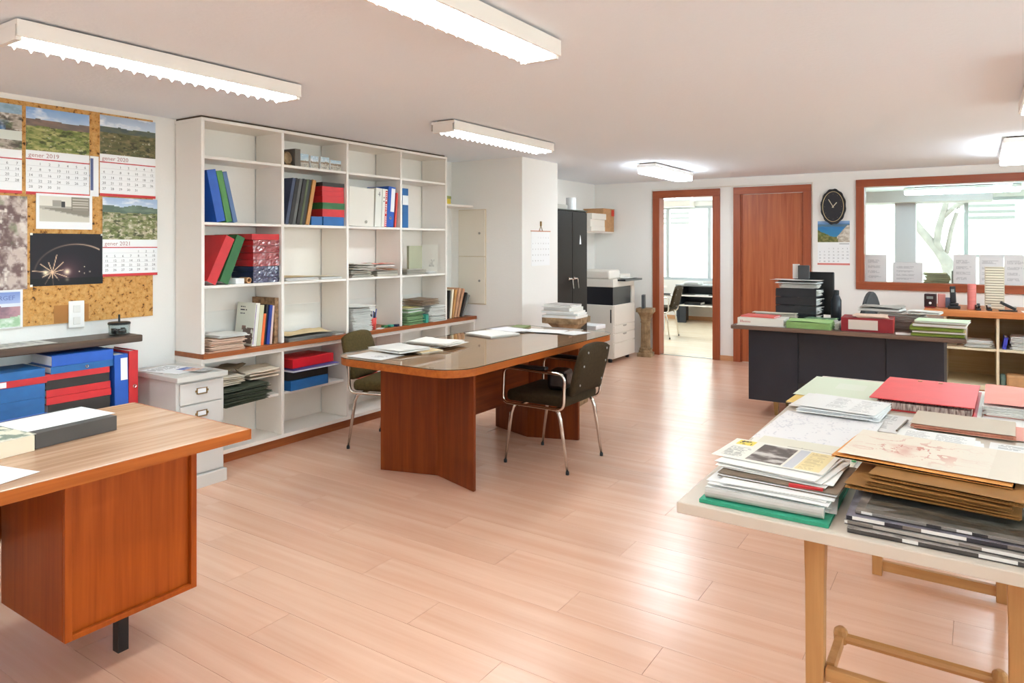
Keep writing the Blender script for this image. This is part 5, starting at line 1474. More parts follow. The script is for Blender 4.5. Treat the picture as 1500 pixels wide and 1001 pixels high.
# red lever file
rb = T('binder', 'red box binder with wide pale label at the front of the steel desk', 'binder', (-.69, 5.90, ZD), R(3))
M('cover', MB().box(-.175, 0, 0, .175, .27, .004).box(-.175, 0, .004, .175, .004, .099).box(-.175, 0, .0992, .175, .27, .1025), DRED, rb)
M('side_board', MB().box(.1752, 0, 0, .178, .27, .1025), mat('red_side', '#d2413a', .45), rb)
M('pages', MB().box(-.165, .012, .0045, .165, .262, .098), PAPER, rb)
M('spine_label', MB().box(-.125, -.0012, .015, .075, -.0002, .088), mat('label_pale', '#d9cdc2', .7), rb)
pile('paper_pile', 'salmon and white papers lying on the red box binder', (-.68, 6.03, ZD + .1035), (.25, .2, .012), mat('paper_salmon'), 4, .1, 89, .015, .12, amp=.01)
sheet('loose_paper', 'white sheet under the green folders at the right of the red binder', 'paper', (-.445, 5.93, ZD), (.11, .15), page(6, '#f0eeea'), .1, amp=.001)
pile('paper_pile', 'thick grey pile of papers behind the red binder', (-.49, 6.32, ZD), (.32, .24, .125), mat('paper_greyish', '#b9b0a8', .8, island=.2), 16, -.12, 90, .016, .08, amp=.01)
folder('folder', 'curled grey folder on top of the thick grey pile', 'folder', (-.63, 6.34, ZD + .13), (.30, .22), mat('folder_grey', '#a39d94', .7), -.15, None, 91, PAPER, .02, .03)
folder('folder', 'pale folder hanging over the end of the grey pile', 'folder', (-.33, 6.27, ZD + .128), (.22, .2), mat('folder_pale', '#cfc9bf', .7), -.1, None, 92, PAPER, .012, .01)
# green folders at the right end
z = ZD
for i, (h, m_, dx, lb) in enumerate(((.020, LIME, 0, 'olive green folder lowest of the stack at the desk end'), (.014, MANILA, .01, 'manila folder second in the stack at the desk end'), (.024, LIME, -.005, 'thick olive green folder third in the stack at the desk end'),
                                     (.022, mat('folder_tan'), .015, 'tan folder under the pale green top at the desk end'), (.016, mat('pale_mint', '#cfe3bd', .7), .03, 'pale green folder topmost at the desk end'))):
    folder('folder', lb, 'folder', (-.235 + dx, 5.98, z + .002), (.33, .25), m_, .05 - .03 * i, 'folders stacked at the right end of the steel desk', 93 + i, m_ if i in (0, 2) else PAPER, h - .003, .002); z += h + .003
# clutter at the back
for (x, y, w_, d_, h_, lb) in ((-.89, 6.57, .09, .05, .05, 'black adapter box with cable behind the white papers'), (-.80, 6.44, .12, .06, .035, 'black flat device behind the red binder')):
    tag(M('adapter', MB().box(-w_ / 2, -d_ / 2, 0, w_ / 2, d_ / 2, h_), BLACK, None, (x, y, ZD), (0, 0, .1), bevel=.006), lb, 'device')
kb = T('keyboard', 'black keyboard at the back edge of the steel desk', 'keyboard', (-.77, 6.52, ZD), R(4)); kb.location = (-.62, 6.56, ZD)
M('case', MB().box(-.2, -.06, 0, .2, .06, .016), BLACK, kb, bevel=.004)
ks = MB()
for r_ in range(5):
    for c_ in range(16): ks.box(-.19 + c_ * .0238, -.052 + r_ * .021, .0163, -.19 + c_ * .0238 + .02, -.052 + r_ * .021 + .017, .022)
o = M('keys', ks, DGREY, kb)
cbl = [(-.83, 6.56, ZD + .03), (-.80, 6.57, ZD + .13), (-.72, 6.60, ZD + .11), (-.66, 6.6, ZD + .05), (-.6, 6.58, ZD + .03)]
tag(M('cable', MB().tube(cbl, .004, 6), BLACK), 'black cable arching behind the papers on the steel desk', 'cable')
# office chair behind the desk
oc = T('office_chair', 'swivel chair behind the steel desk, only its dark rounded back showing', 'chair', (-.80, 7.15, 0), R(52))
M('backrest', MB().prism([(.115 * math.cos(a), .62 + .37 * (1 if False else (math.sin(a) if a > 0 else 0)) ) for a in [R(k) for k in range(0, 181, 12)]], -.025, .025, Matrix.Rotation(R(90), 4, 'X')), mat('chair_shell', '#3a3c3e', .5), oc, bevel=.012)
M('back_rail', MB().box(-.03, -.045, .40, .03, -.0255, .75), BLACK, oc)
M('seat', MB().box(-.21, -.02, .42, .21, .40, .48), BLACK, oc, bevel=.02, seg=3)
M('column', MB().lathe([(.03, .10), (.03, .25), (.02, .25), (.02, .4195)], 12, (0, .2, 0)), CHROME, oc)
for k in range(5):
    a = 2 * math.pi * k / 5
    l = M('base_arm', MB().tube([(0, .2, .10), (.25 * math.cos(a), .2 + .25 * math.sin(a), .07)], [.025, .015], 6), BLACK, oc)
    M('caster', MB().lathe([(.02, 0), (.028, .02), (.02, .05)], 10, (.25 * math.cos(a), .2 + .25 * math.sin(a), 0)), BLACK, l)

# ================================================================== counter with orange wooden top
ct = T('counter_shelf', 'pale open counter with orange wooden top under the internal window', 'counter', (.4, 8.15, 0))
CY = 7.80
M('top', MB().box(-.42, CY, .74, 1.45, 8.56, .80), COUNTERW, ct, world=True, bevel=.006)
M('side_panel', MB().box(-.26, CY + .03, .0705, -.235, 8.55, .7395), mat('counter_cream', '#e2d2b4', .5), ct, world=True)
for xx in (.155, .56, .97): M('divider', MB().box(xx, CY + .03, .1105, xx + .022, 8.53, .7395), mat('counter_cream'), ct, world=True)
M('side_panel', MB().box(1.40, CY + .03, .0705, 1.425, 8.55, .7395), mat('counter_cream'), ct, world=True)
M('bottom_shelf', MB().box(-.2345, CY + .028, .0705, 1.3995, 8.53, .11), mat('counter_cream'), ct, world=True)
M('kick_board', MB().box(-.23, CY + .06, 0, 1.4, CY + .08, .07), COUNTERW, ct, world=True)
M('back_panel', MB().box(-.2345, 8.5305, .0705, 1.3995, 8.545, .7395), PLY, ct, world=True)
for xa, xb in ((-.2345, .1545), (.1775, .5595), (.5825, .9695), (.9925, 1.3995)):
    M('shelf', MB().box(xa, CY + .04, .432, xb, 8.53, .452), mat('counter_cream'), ct, world=True)
# in the compartments
pile('paper_pile', 'flat white papers on the left counter shelf', (.02, 8.0, .4525), (.22, .28, .065), PAPER, 10, .1, 101, .02, .12, amp=.006)
pile('paper_pile', 'small dark edged papers at the left end of the counter shelf', (-.185, 7.98, .4525), (.08, .2, .03), mat('mag_mix'), 4, -.1, 102, .006, .1)
binder('folder', 'bright blue folder standing at the left of the right compartment', 'folder', (.215, 7.88, .4525), (.25, .03, .11), mat('folder_ultra', '#3b3fae', .5), 'v', -.15, R(-90))
pile('paper_pile', 'white papers stacked on the right counter shelf', (.40, 8.02, .4525), (.28, .3, .12), PAPER, 16, 0, 103, .012, .06)
tag(M('box', MB().box(-.14, -.1, 0, .14, .1, .075), mat('brown_box', '#8a5636', .6), None, (.36, 8.3, .4525), bevel=.002), 'brown box at the back of the right compartment', 'box')
pile('paper_pile', 'cream files filling the far right counter compartments', (.78, 8.02, .4525), (.3, .3, .2), CREAM, 14, 0, 104)
bun = T('parcel', 'brown paper parcel with grey green end on the bottom counter shelf', 'parcel', (.33, 7.95, .1108))
M('wrap', MB().box(-.10, -.09, 0, .16, .09, .11), KRAFT, bun, bevel=.018)
M('end_cloth', MB().box(-.145, -.08, .004, -.1005, .08, .10), mat('grey_green', '#6a8078', .8, var=.3), bun, bevel=.015)

ZC = .8008
dv = T('time_clock', 'dark red card reader with small grey display on the counter', 'device', (-.375, 8.02, ZC), R(-6))
M('case', MB().box(-.05, -.035, 0, .05, .035, .135), mat('reader_dark', '#2e1518', .35), dv, bevel=.008)
M('display', MB().box(-.028, -.0365, .085, .028, -.0353, .11), mat('lcd_grey', '#8d938c', .3), dv)
M('button', MB().lathe([(.012, 0), (.012, .003), (.008, .004)], 12), PAPERW, dv, loc=(.004, -.0353, .045), rot=(R(90), 0, 0))
M('foot', MB().box(-.045, -.045, .0, .045, -.0355, .012), mat('reader_red', '#7a1c22', .4), dv)
tag(M('note_box', MB().box(-.03, -.05, 0, .03, .05, .13), mat('red_pink_box', '#d98a80', .6), None, (-.285, 8.11, ZC), (0, 0, .1), bevel=.002), 'pinkish red box just right of the card reader', 'box')
tag(M('calculator', MB().box(-.035, -.006, 0, .035, .006, .10), mat('slate_blue', '#6c7186', .5), None, (-.215, 8.05, ZC + .002), (R(-14), 0, .1), bevel=.003), 'small slate blue card leaning between red box and phone', 'card')
ph = T('cordless_phone', 'black cordless phone upright on its charger on the counter', 'phone', (-.175, 7.97, ZC))
M('charger', MB().box(-.055, -.045, 0, .05, .045, .03).box(-.04, -.02, .03, .035, .04, .055), BLACK, ph, bevel=.008)
M('handset', MB().box(-.024, -.012, 0, .024, .014, .16), BLACK, ph, loc=(-.008, .005, .056), rot=(R(-8), R(-3), 0), bevel=.009, seg=3)
M('screen', MB().box(-.013, -.0135, .10, .013, -.0122, .13), mat('lcd_grey'), ph.children[1])
tag(M('tin', MB().lathe([(.034, 0), (.036, .006), (.036, .235), (.033, .242), (.0, .2425)][:-1], 20), mat('pink_tin', '#e08078', .5, var=.2, var_scale=30, stretch=(.1, .1, 3)), None, (-.035, 7.98, ZC), smooth=False), 'tall pink cylinder tin on the counter', 'tin')
for x_, lb in ((.015, 'black tape dispenser left on the counter'), (.10, 'small silver and black tape roll before the card rack')):
    e = T('tape_dispenser', lb, 'tape dispenser', (x_, 7.92, ZC), .2)
    M('body', MB().box(-.018, -.03, 0, .018, .03, .02).box(-.018, .01, .02, .018, .03, .05), BLACK, e, bevel=.003)
    M('roll', MB().lathe([(.022, -.010), (.022, .010)], 14), STEEL if x_ > .05 else BLACK, e, loc=(0, -.008, .042), rot=(0, R(90), 0))
    M('core', MB().lathe([(.012, -.0115), (.012, .0115)], 12), PAPERW, e, loc=(0, -.008, .042), rot=(0, R(90), 0))
rk = T('card_rack', 'tall beige rack of slotted time cards leaning on the window wall', 'card rack', (.145, 8.10, ZC), 0)
M('backboard', MB().box(-.078, 0, 0, .078, .015, .405), mat('rack_beige', '#d6cbb2', .6), rk)
fs = None
for k in range(16):
    z = .012 + k * .024
    c = M('card', MB().box(-.070, -.010 - .0, z, .070, -.0005, z + .019, Matrix.Identity(4)), mat('card_cream', '#e2d8c0', .7, obj_rand=.08), rk) if fs is None else None
    if fs is None: fs = c; z_first = z
    else:
        c = fs.copy(); COL.objects.link(c); c.location = (0, 0, z - z_first)
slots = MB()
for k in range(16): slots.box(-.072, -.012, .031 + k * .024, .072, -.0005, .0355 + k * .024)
M('slot_bars', slots, mat('rack_dark_bar', '#6a6050', .6), rk)  # dark bars filling the gaps between the cards
stp = T('stapler', 'black stapler opened upward at the right of the card rack', 'stapler', (.245, 7.93, ZC), R(10))
M('base', MB().box(-.07, -.018, 0, .07, .018, .012), BLACK, stp, bevel=.003)
M('arm', MB().box(-.075, -.016, 0, .06, .016, .026), BLACK, stp, loc=(0, 0, .035), rot=(0, R(28), 0), bevel=.006)
M('hinge', MB().box(.04, -.014, .0125, .062, .014, .045), STEEL, stp)
sheet('loose_paper', 'white sheet on the counter at the right edge', 'paper', (.50, 7.95, ZC), (.3, .21), page(2, '#efece6'), .05, amp=.001)

# papers stuck on the internal window
ptxt = lambda s: page(s, '#d9d7d6', '#bdbbbb', blocks=((.14, .8, .12, .86, 20),))
for x0, x1, z0, z1, lb, s in ((-1.024, -.815, 1.012, 1.307, 'portrait notice stuck at the left end of the window', 3), (-.757, -.476, 1.012, 1.225, 'landscape notice stuck beside the left portrait one', 5),
                              (-.200, .0, 1.012, 1.314, 'portrait notice in the middle of the window, right of the tree', 7), (.023, .229, 1.012, 1.312, 'plain notice behind the tall card rack', 9), (.235, .44, 1.012, 1.312, 'plain notice right of the card rack, cut by the frame', 11)):
    p = grid_print('notice', x1 - x0, z1 - z0, ptxt(s), 24, 32, None, ((x0 + x1) / 2, 8.654, (z0 + z1) / 2), (R(90), 0, 0), .0008, None, '#e6e4e0')
    tag(p, lb, 'notice', 'notices stuck on the internal window')
# office side: desk under the window, seen through it
tb = T('office_table', 'pale table standing against the far side of the internal window', 'table', (-.2, 9.1, 0))
M('top', MB().box(-1.2, 8.76, .95, 1.3, 9.35, .98), mat('office_table_top', '#d9d4cb', .4), tb, world=True)
for xx in (-1.15, 1.25):
    for yy in (8.80, 9.31): M('leg', MB().box(xx - .02, yy - .02, 0, xx + .02, yy + .02, .9495), ALU, tb, world=True)
pile('paper_pile', 'yellowed papers stacked behind the glass of the internal window', (-.36, 8.95, .981), (.24, .28, .13), mat('paper_yellowed', '#e6d6b0', .8, island=.3), 16, 0, 111, .02, .05)
tag(M('box', MB().box(-.06, -.1, 0, .06, .1, .15), GREYB, None, (-.16, 9.0, .981), bevel=.002), 'grey box behind the glass beside the yellowed papers', 'box')

# office furniture through the doorway
od = T('office_desk', 'dark office desk with open shelves seen through the doorway', 'desk', (-4.25, 12.55, 0))
OD = mat('office_desk_dark', '#2a3038', .4)
M('top', MB().box(-4.56, 12.3, .665, -3.2, 12.86, .69), mat('office_desk_top', '#7d7f80', .35), od, world=True)
M('side_panel', MB().box(-4.55, 12.32, 0, -4.51, 12.85, .6645), OD, od, world=True)
M('side_panel', MB().box(-3.25, 12.32, 0, -3.21, 12.85, .6645), OD, od, world=True)
M('back_panel', MB().box(-4.5095, 12.82, .28, -3.2505, 12.85, .6645), OD, od, world=True)
M('divider', MB().box(-4.509, 12.34, 0, -4.38, 12.36, .30), OD, od, world=True)
for z_ in (.30, .48): M('shelf', MB().box(-4.5095, 12.34, z_, -3.2505, 12.8195, z_ + .02), PAINT, od, world=True)
pile('paper_pile', 'white papers on the dark office desk through the doorway', (-4.3, 12.5, .691), (.3, .3, .045), PAPER, 8, 0, 121)
sheet('loose_paper', 'white sheets on the upper shelf of the dark office desk', 'paper', (-4.12, 12.5, .501), (.25, .2), page(1, '#f2f2f2'), .1, t=.012, amp=0)
binder('binder', 'black binder on the lower shelf of the dark office desk', 'binder', (-4.28, 12.40, .321), (.25, .3, .05), BLACK, 'h', 0, R(-90))
ot = T('office_side_table', 'white table end beside the chair in the bright office', 'table', (-4.72, 10.75, 0))
M('top', MB().box(-5.5, 10.5, .70, -4.30, 11.2, .725), PAINT, ot, world=True)
for xx in (-5.45, -4.35):
    for yy in (10.55, 11.15): M('leg', MB().box(xx - .02, yy - .02, 0, xx + .02, yy + .02, .6995), ALU, ot, world=True)

# ================================================================== outside the office windows
struct(M('ground', MB().box(-30, 13.1, -.5, 30, 45, -.2).box(XR + .2, -30, -.5, 30, 13.1, -.2), mat('pavement', '#e4ddd4', .9, var=.1)), 'pale street paving outside')  # paving made paler to bounce more daylight up to the ceiling
bl = T('building', 'pale building with rows of shutters across the street', 'building', (0, 32, -.2))
M('facade', MB().box(-26, 30, -.2, 26, 31, 14), mat('facade_pale', '#fbf4ec', .9), bl, world=True)
for zz in (1.1, 3.9, 6.8):
    M('balcony_slab', MB().box(-20, 29.2, zz + 1.0, 20, 29.999, zz + 1.15), mat('facade_pale'), bl, world=True)
for k in range(-3, 5):
    for zz in (2.05, 5.2):
        x = k * 5.8 - .35
        w_ = M('window', MB().box(x, 29.93, zz, x + 1.5, 29.999, zz + .9), mat('far_window', '#b5b0aa', .3), bl, world=True)
        sl = MB()
        for j in range(4): sl.box(x + .03, 29.88, zz + .06 + j * .21, x + 1.47, 29.9295, zz + .15 + j * .21)
        M('shutter_slats', sl, mat('far_shutter', '#6f6b66', .7), w_, world=True)
tr = T('tree', 'bare pale tree with forked leaning limbs outside the office window', 'tree', (-.6, 20.0, -.2))
BARK = mat('grey_bark', '#7f746c', .9, var=.25, var_scale=6)
def tb_(pts, r, nm='branch'):
    M(nm, MB().tube([(x + .6, y - 20, z + .2) for x, y, z in pts], r, 10), BARK, tr, smooth=True)
tb_([(-.42, 20, -.2), (-.46, 20, .5), (-.60, 20, 1.0), (-.78, 20, 1.28), (-1.15, 20, 1.78), (-1.6, 20.1, 2.5), (-2.0, 20.2, 3.4)], [.20, .17, .14, .11, .09, .08, .05], 'trunk')
tb_([(-.66, 20, 1.08), (-.80, 19.95, 1.45), (-.76, 19.9, 1.8), (-.62, 19.9, 2.35), (-.5, 19.9, 3.2)], [.09, .08, .08, .07, .05])
tb_([(-.70, 19.9, 2.05), (-.40, 19.9, 2.35), (.1, 20, 2.55), (.7, 20, 3.0)], [.06, .055, .045, .04])
tb_([(-.60, 20, 1.2), (-.50, 20.1, 1.8), (-.36, 20.1, 2.3), (-.3, 20.2, 3.3)], [.055, .05, .045, .035])
# ================================================================== trestle table, right foreground
tt = T('trestle_table', 'white board table on wooden trestles covered with papers, right foreground', 'table', (-.15, 2.75, 0))
TZ = .75
M('board', MB().box(-.652, 1.765, TZ - .030, .46, 3.86, TZ), TABLEWHITE, tt, world=True, bevel=.003)
def leg(xc, y0):
    mb = MB()
    # tapered post: wide head, slim waist
    prof = [(0, .019), (.30, .022), (.52, .023), (.64, .026), (TZ - .0305, .0275)]
    vs = []
    for z, hw in prof:
        vs += [(xc - hw, y0 - .022, z), (xc + hw, y0 - .022, z), (xc + hw, y0 + .022, z), (xc - hw, y0 + .022, z)]
    fs = [(3, 2, 1, 0)]
    n = len(prof)
    for k in range(n - 1):
        for q in range(4):
            a, b = k * 4 + q, k * 4 + (q + 1) % 4; fs.append((a, b, b + 4, a + 4))
    fs.append(tuple((n - 1) * 4 + q for q in range(4)))
    return mb.add(vs, fs)
def trestle(y0, back):
    for xc in (-.355, .085):
        M('leg', leg(xc, y0), PINE, tt, world=True, bevel=.003)
        s = back
        M('side_brace', MB().box(xc + (.0235 if xc < 0 else -.0435), y0 + .0125, .285, xc + (.0435 if xc < 0 else -.0235), y0 + s * .165, .315) if s > 0 else MB().box(xc - .01, y0 - .16, .285, xc + .01, y0 - .0225, .315), PINE, tt, world=True)
        M('peg', MB().lathe([(.018, -.022), (.02, 0), (.017, .014), (.008, .021)], 10, (xc + (.034 if xc < 0 else -.034), y0 + s * .182, .312)), PINE, tt, world=True)
    M('rail', MB().box(-.3305, y0 - .012, .275, .0605, y0 + .012, .31), PINEX, tt, world=True, bevel=.003)
    M('rail', MB().tube([(-.32, y0 + back * .182, .305), (.05, y0 + back * .182, .305)], .014, 8), PINEX, tt, world=True)
    M('foot_rail', MB().box(-.3355, y0 - .010, .02, .0655, y0 + .010, .06), PINEX, tt, world=True)
trestle(2.0, 1)
trestle(3.40, -1)

Z0 = TZ + .0008
T1 = 'papers spread on the trestle table'
folder('folder', 'yellow folder peeping out at the far left edge of the trestle table', 'folder', (-.555, 3.27, Z0), (.22, .32), mat('folder_yellow', '#e2bf6a', .7), -.04, None, 131, PAPER, .004, .001)
sheet('large_paper', 'large pale green sheet at the far end of the trestle table', 'paper', (-.505, 3.52, Z0 + .008), (.33, .50), page(21, '#dde3cc', '#b9bfaa', solid=((.4, .75, .45, .75, '#e3e6d4'),), blocks=()), -.02, amp=.001)
e = sheet('letter', 'white printed letter with small dark emblem at its top', 'paper', (-.475, 3.16, Z0 + .010), (.31, .30), page(22, '#eeece8', '#cac8c6', blocks=((.62, .8, .2, .8, 10), (.3, .55, .3, .7, 8))), -.08, 80, 60, .001)
M('emblem', text_mb('g', .055, .0003), BLACKB, e, loc=(-.03, .06, .0022))
pile('paper_pile', 'white papers stapled in a slanting heap left of the red folder', (-.44, 3.05, Z0 + .013), (.30, .28, .018), PAPERW, 6, -.10, 132, .008, .05, amp=.002)
sheet('printed_sheet', 'printed white sheet topmost on the slanting heap', 'paper', (-.44, 3.05, Z0 + .035), (.29, .27), page(23, '#efedea', '#c6c4c2', blocks=((.35, .6, .15, .9, 14), (.65, .95, .1, .9, 14))), -.12, 90, 60, .002)
sheet('plan_sheet', 'large white plan with faint map lines on the trestle table', 'plan', (-.465, 2.70, Z0 + .006), (.34, .48), lambda u, v: mixc(np.tile(hexc('#efeceb'), (len(u), 1)), hexc('#b9b7bf'), ((np.abs(fbm(u * 4, v * 4, 77) - .5) < .010) | (np.abs(fbm(u * 6, v * 5, 78) - .48) < .006)) * .35), -.03, 60, 60, .001)
folder('folder', 'pile of white drawings under the large plan', 'folder', (-.47, 2.675, Z0), (.33, .34), mat('folder_white'), 0, None, 133, PAPER, .003, .0008)
sheet('plan_sheet', 'creamy plan with brown drawn outline, below the large white plan', 'plan', (-.455, 2.365, Z0 + .012), (.31, .24), lambda u, v: mixc(np.tile(hexc('#e6e1cf'), (len(u), 1)), hexc('#a89f90'), ((((np.abs(v - .62 + .1 * (fbm(u * 6, u * 0, 4) - .5)) < .02) | (np.abs(v - .25 + .1 * (fbm(u * 7, u * 0, 5) - .5)) < .02)) & (u > .32) & (u < .95)) | rectm(u, v, .44, .45, .3, .6).astype(bool)) * .7), -.03, 60, 44, .001)
folder('folder', 'pale sheets under the creamy plan at the table edge', 'folder', (-.46, 2.345, Z0), (.34, .27), mat('folder_white'), .03, None, 134, PAPER, .006, .001)
tag(M('page_marker', MB().box(-.006, -.05, 0, .006, .05, .003), mat('green_tab', '#3fae74', .5), None, (-.302, 2.375, Z0 + .016), (0, 0, -.1)), 'narrow green marker tab beside the creamy plan', 'marker')
# near left stack
z = Z0
binder('folder', 'green folder lowest in the near left stack of the trestle table', 'folder', (-.445, 1.79, z), (.36, .31, .009), mat('green_folder', '#2f9a78', .5), 'h', 0, R(-90) + .0); z += .010
tag(M('paper_roll', MB().tube([(-.59, 1.815, Z0 + .022), (-.305, 1.822, Z0 + .022)], .0125, 12), mat('grey_roll', '#b9b4ad', .7, var=.15)), 'grey rolled paper along the front of the near left stack', 'roll')
pile('paper_pile', 'white papers and brochures in the near left stack', (-.45, 2.00, z), (.31, .32, .032), mat('paper_white_mix', '#f0eeea', .7, island=.12), 9, .05, 135, .015, .1, amp=.004); z += .033
folder('folder', 'brown and red edged magazine in the near left stack', 'magazine', (-.43, 2.02, z), (.30, .26), mat('mag_brown', '#7d6a58', .5, var=.4), -.04, None, 136, PAPER, .006, .002); z += .011
tag(M('red_label', MB().box(-.04, -.006, 0, .04, .006, .007), RED, None, (-.36, 1.895, z - .004), (0, 0, .05)), 'red printed label at the front of the near left stack', 'label')
pile('paper_pile', 'white leaflets under the top newspaper, near left stack', (-.45, 2.05, z), (.31, .26, .012), PAPER, 4, -.08, 137, .012, .08); z += .013
news = page(31, '#ece8dc', '#9b9890', blocks=((.05, .27, .1, .62, 9),), pics=((.30, .62, .08, .92, '#5a4f4a', '#c9c3bd'),), solid=((.06, .22, .72, .95, '#ecd45a'), (.64, .73, .05, .95, '#cfd0d4'), (.75, .95, .06, .94, '#ebd9a4')))
def news_paint(u, v):
    c = news(u, v)
    c = mixc(c, hexc('#4a4038'), ((fbm(u * 30, v * 16, 5) > .56) & (rectm(u, v, .08, .20, .75, .93) > 0)) * 1.0)
    c = mixc(c, hexc('#b09a72'), lines(u, v, .77, .93, .1, .9, 14, 7) * .45)
    return mixc(c, hexc('#a8a49c'), lines(u, v, .05, .26, .1, .62, 8, 8) * .35)
sheet('newspaper', 'open newspaper with photo and yellow block topmost near left', 'newspaper', (-.475, 2.085, z), (.30, .21), news_paint, -.07, 90, 60, .003)
# middle column
sheet('printed_sheet', 'white sheet with small brown photos in the middle of the table', 'paper', (-.285, 2.62, Z0 + .010), (.13, .26), page(41, '#ecebe8', '#a8a6a4', pics=((.05, .35, .2, .42, '#5d534e', '#d8d2cc'), (.05, .4, .5, .66, '#6a5f5a', '#d8d2cc'), (.45, .8, .45, .7, '#8c817a', '#d8d2cc')), blocks=((.5, .95, .08, .4, 6),)), -.08, 40, 50, .001)
sheet('printed_sheet', 'white sheet with dark pencil line beside the beige board', 'paper', (-.262, 2.96, Z0 + .002), (.17, .30), page(42, '#e9e6e3', '#b3b0ae', blocks=((.1, .6, .1, .9, 12),)), -.1, 36, 44, .001)
tag(M('pencil', MB().tube([(-.235, 2.83, Z0 + .0085), (-.215, 3.02, Z0 + .0085)], .0035, 6), mat('pencil_brown', '#7d6450', .5)), 'brown pencil lying on the white sheets of the trestle table', 'pencil')
sheet('printed_sheet', 'grey tinted sheet in the middle below the printed photos', 'paper', (-.25, 2.42, Z0 + .005), (.20, .24), page(43, '#e4e2df', '#b3b0ae'), -.02, amp=.001)
# red binder folder
rf = T('folder', 'large red ring folder with two brass eyelets on the trestle table', 'folder', (-.175, 3.50, Z0), R(-2))
M('lower_leaf', MB().box(-.165, -.30, 0, .185, .31, .003), RED, rf)
M('pages', MB().box(-.155, -.285, .0035, .17, .30, .030), mat('pages_mixed', '#cfc3b8', .8, var=.5, var_scale=25, stretch=(6, 1, 1), dark='#5a3a34'), rf)
M('upper_leaf', wavy(.36, .60, .003, .004, 6, 6, 8, None, .0, (.0, .0), 0), mat('red_leaf', '#d3383a', .5, var=.08), rf, loc=(.0, 0.0, .0345), rot=(R(-1), 0, 0))
for xx in (-.045, .035):
    M('eyelet', MB().lathe([(.009, 0), (.010, .003), (.004, .0035)], 10), BRASS, rf, loc=(xx, .20, .0435))
folder('folder', 'pale grey folder peeping out behind the red ring folder', 'folder', (-.14, 3.62, Z0 - .0), (.02, .02), GREYB, 0, None, 141, PAPER, .003, .001) if False else None
pf = folder('folder', 'salmon pink folder bulging at the right of the red one', 'folder', (.20, 3.52, Z0 + .003), (.34, .46), PINK, -.02, None, 142, PAPER, .040, .012)
sheet('loose_paper', 'white sheet under the salmon pink folder', 'paper', (.19, 3.25, Z0), (.34, .22), page(3, '#efece8'), -.04, amp=.0005)
bo_ = folder('folder', 'beige board folder with salmon edge in the right middle', 'folder', (-.04, 3.03, Z0 + .006), (.31, .235), mat('board_beige', '#c9b8a4', .65), -.04, None, 143, mat('salmon_pages', '#dd9a80', .8), .014, .002)
sheet('loose_paper', 'orange edged sheet at the right end of the beige board', 'paper', (.115, 3.04, Z0 + .003), (.05, .22), page(3, '#e8937c'), -.05, amp=0)
sheet('printed_sheet', 'printed white pages in front of the beige board', 'paper', (-.115, 2.72, Z0 + .020), (.22, .20), page(44, '#eeebe6', '#b5b3b0', blocks=((.1, .45, .1, .9, 12), (.5, .92, .1, .9, 12))), -.04, 80, 60, .002)
pile('paper_pile', 'white papers fanned under the printed pages', (-.09, 2.70, Z0), (.22, .20, .018), PAPERW, 6, .06, 144, .014, .1, amp=.001)
sheet('printed_sheet', 'white page with a few dark words right of the printed pages', 'paper', (.092, 2.72, Z0 + .004), (.12, .26), page(45, '#ebe8e4', '#8f8d8a', blocks=((.2, .9, .70, .95, 4),)), -.06, 36, 40, .001)
# colourful newspaper in a clear sleeve
def sleeve_paint(u, v):
    c = page(51, '#e9e2cf', '#a39d90', blocks=((.03, .22, .1, .9, 8),), pics=((.25, .35, .15, .85, '#5f4c48', '#cfc4bb'), (.37, .56, .1, .95, '#55483c', '#cabfae')))(u, v)
    m = rectm(u, v, .57, .98, .08, .95)
    c = mixc(c, mixc(np.tile(hexc('#e6d3bd'), (len(u), 1)), hexc('#cf8f7e'), (fbm(u * 16, v * 12, 52) - .42) * 5), m)
    c = mixc(c, hexc('#b9c27e'), np.clip(1 - np.hypot((u - .80) * 9, (v - .4) * 5), 0, 1) * 2 * m)
    c = mixc(c, hexc('#d8cf62'), np.clip(1 - np.hypot((u - .78) * 12, (v - .75) * 6), 0, 1) * 2 * m)
    return c
sheet('newspaper', 'colourful folded newspaper in a clear sleeve, right middle', 'newspaper', (-.07, 2.485, Z0 + .014), (.31, .17), sleeve_paint, -.06, 90, 50, .002)
tag(M('clear_sleeve', wavy(.335, .20, .0006, .008, 9, 14, 8, None, 0, (0, 0), 0), CLEAR, None, (-.07, 2.47, Z0 + .019), (0, 0, -.06)), 'shiny clear plastic sleeve over the colourful newspaper', 'sleeve')
pile('paper_pile', 'white papers under the clear sleeve', (-.06, 2.47, Z0), (.32, .22, .012), PAPER, 4, -.03, 145, .01, .06, amp=.001)
pile('paper_pile', 'white and clear sheets piled at the right end of the table', (.29, 2.80, Z0), (.20, .60, .03), PAPERW, 8, -.05, 146, .02, .06, amp=.004)
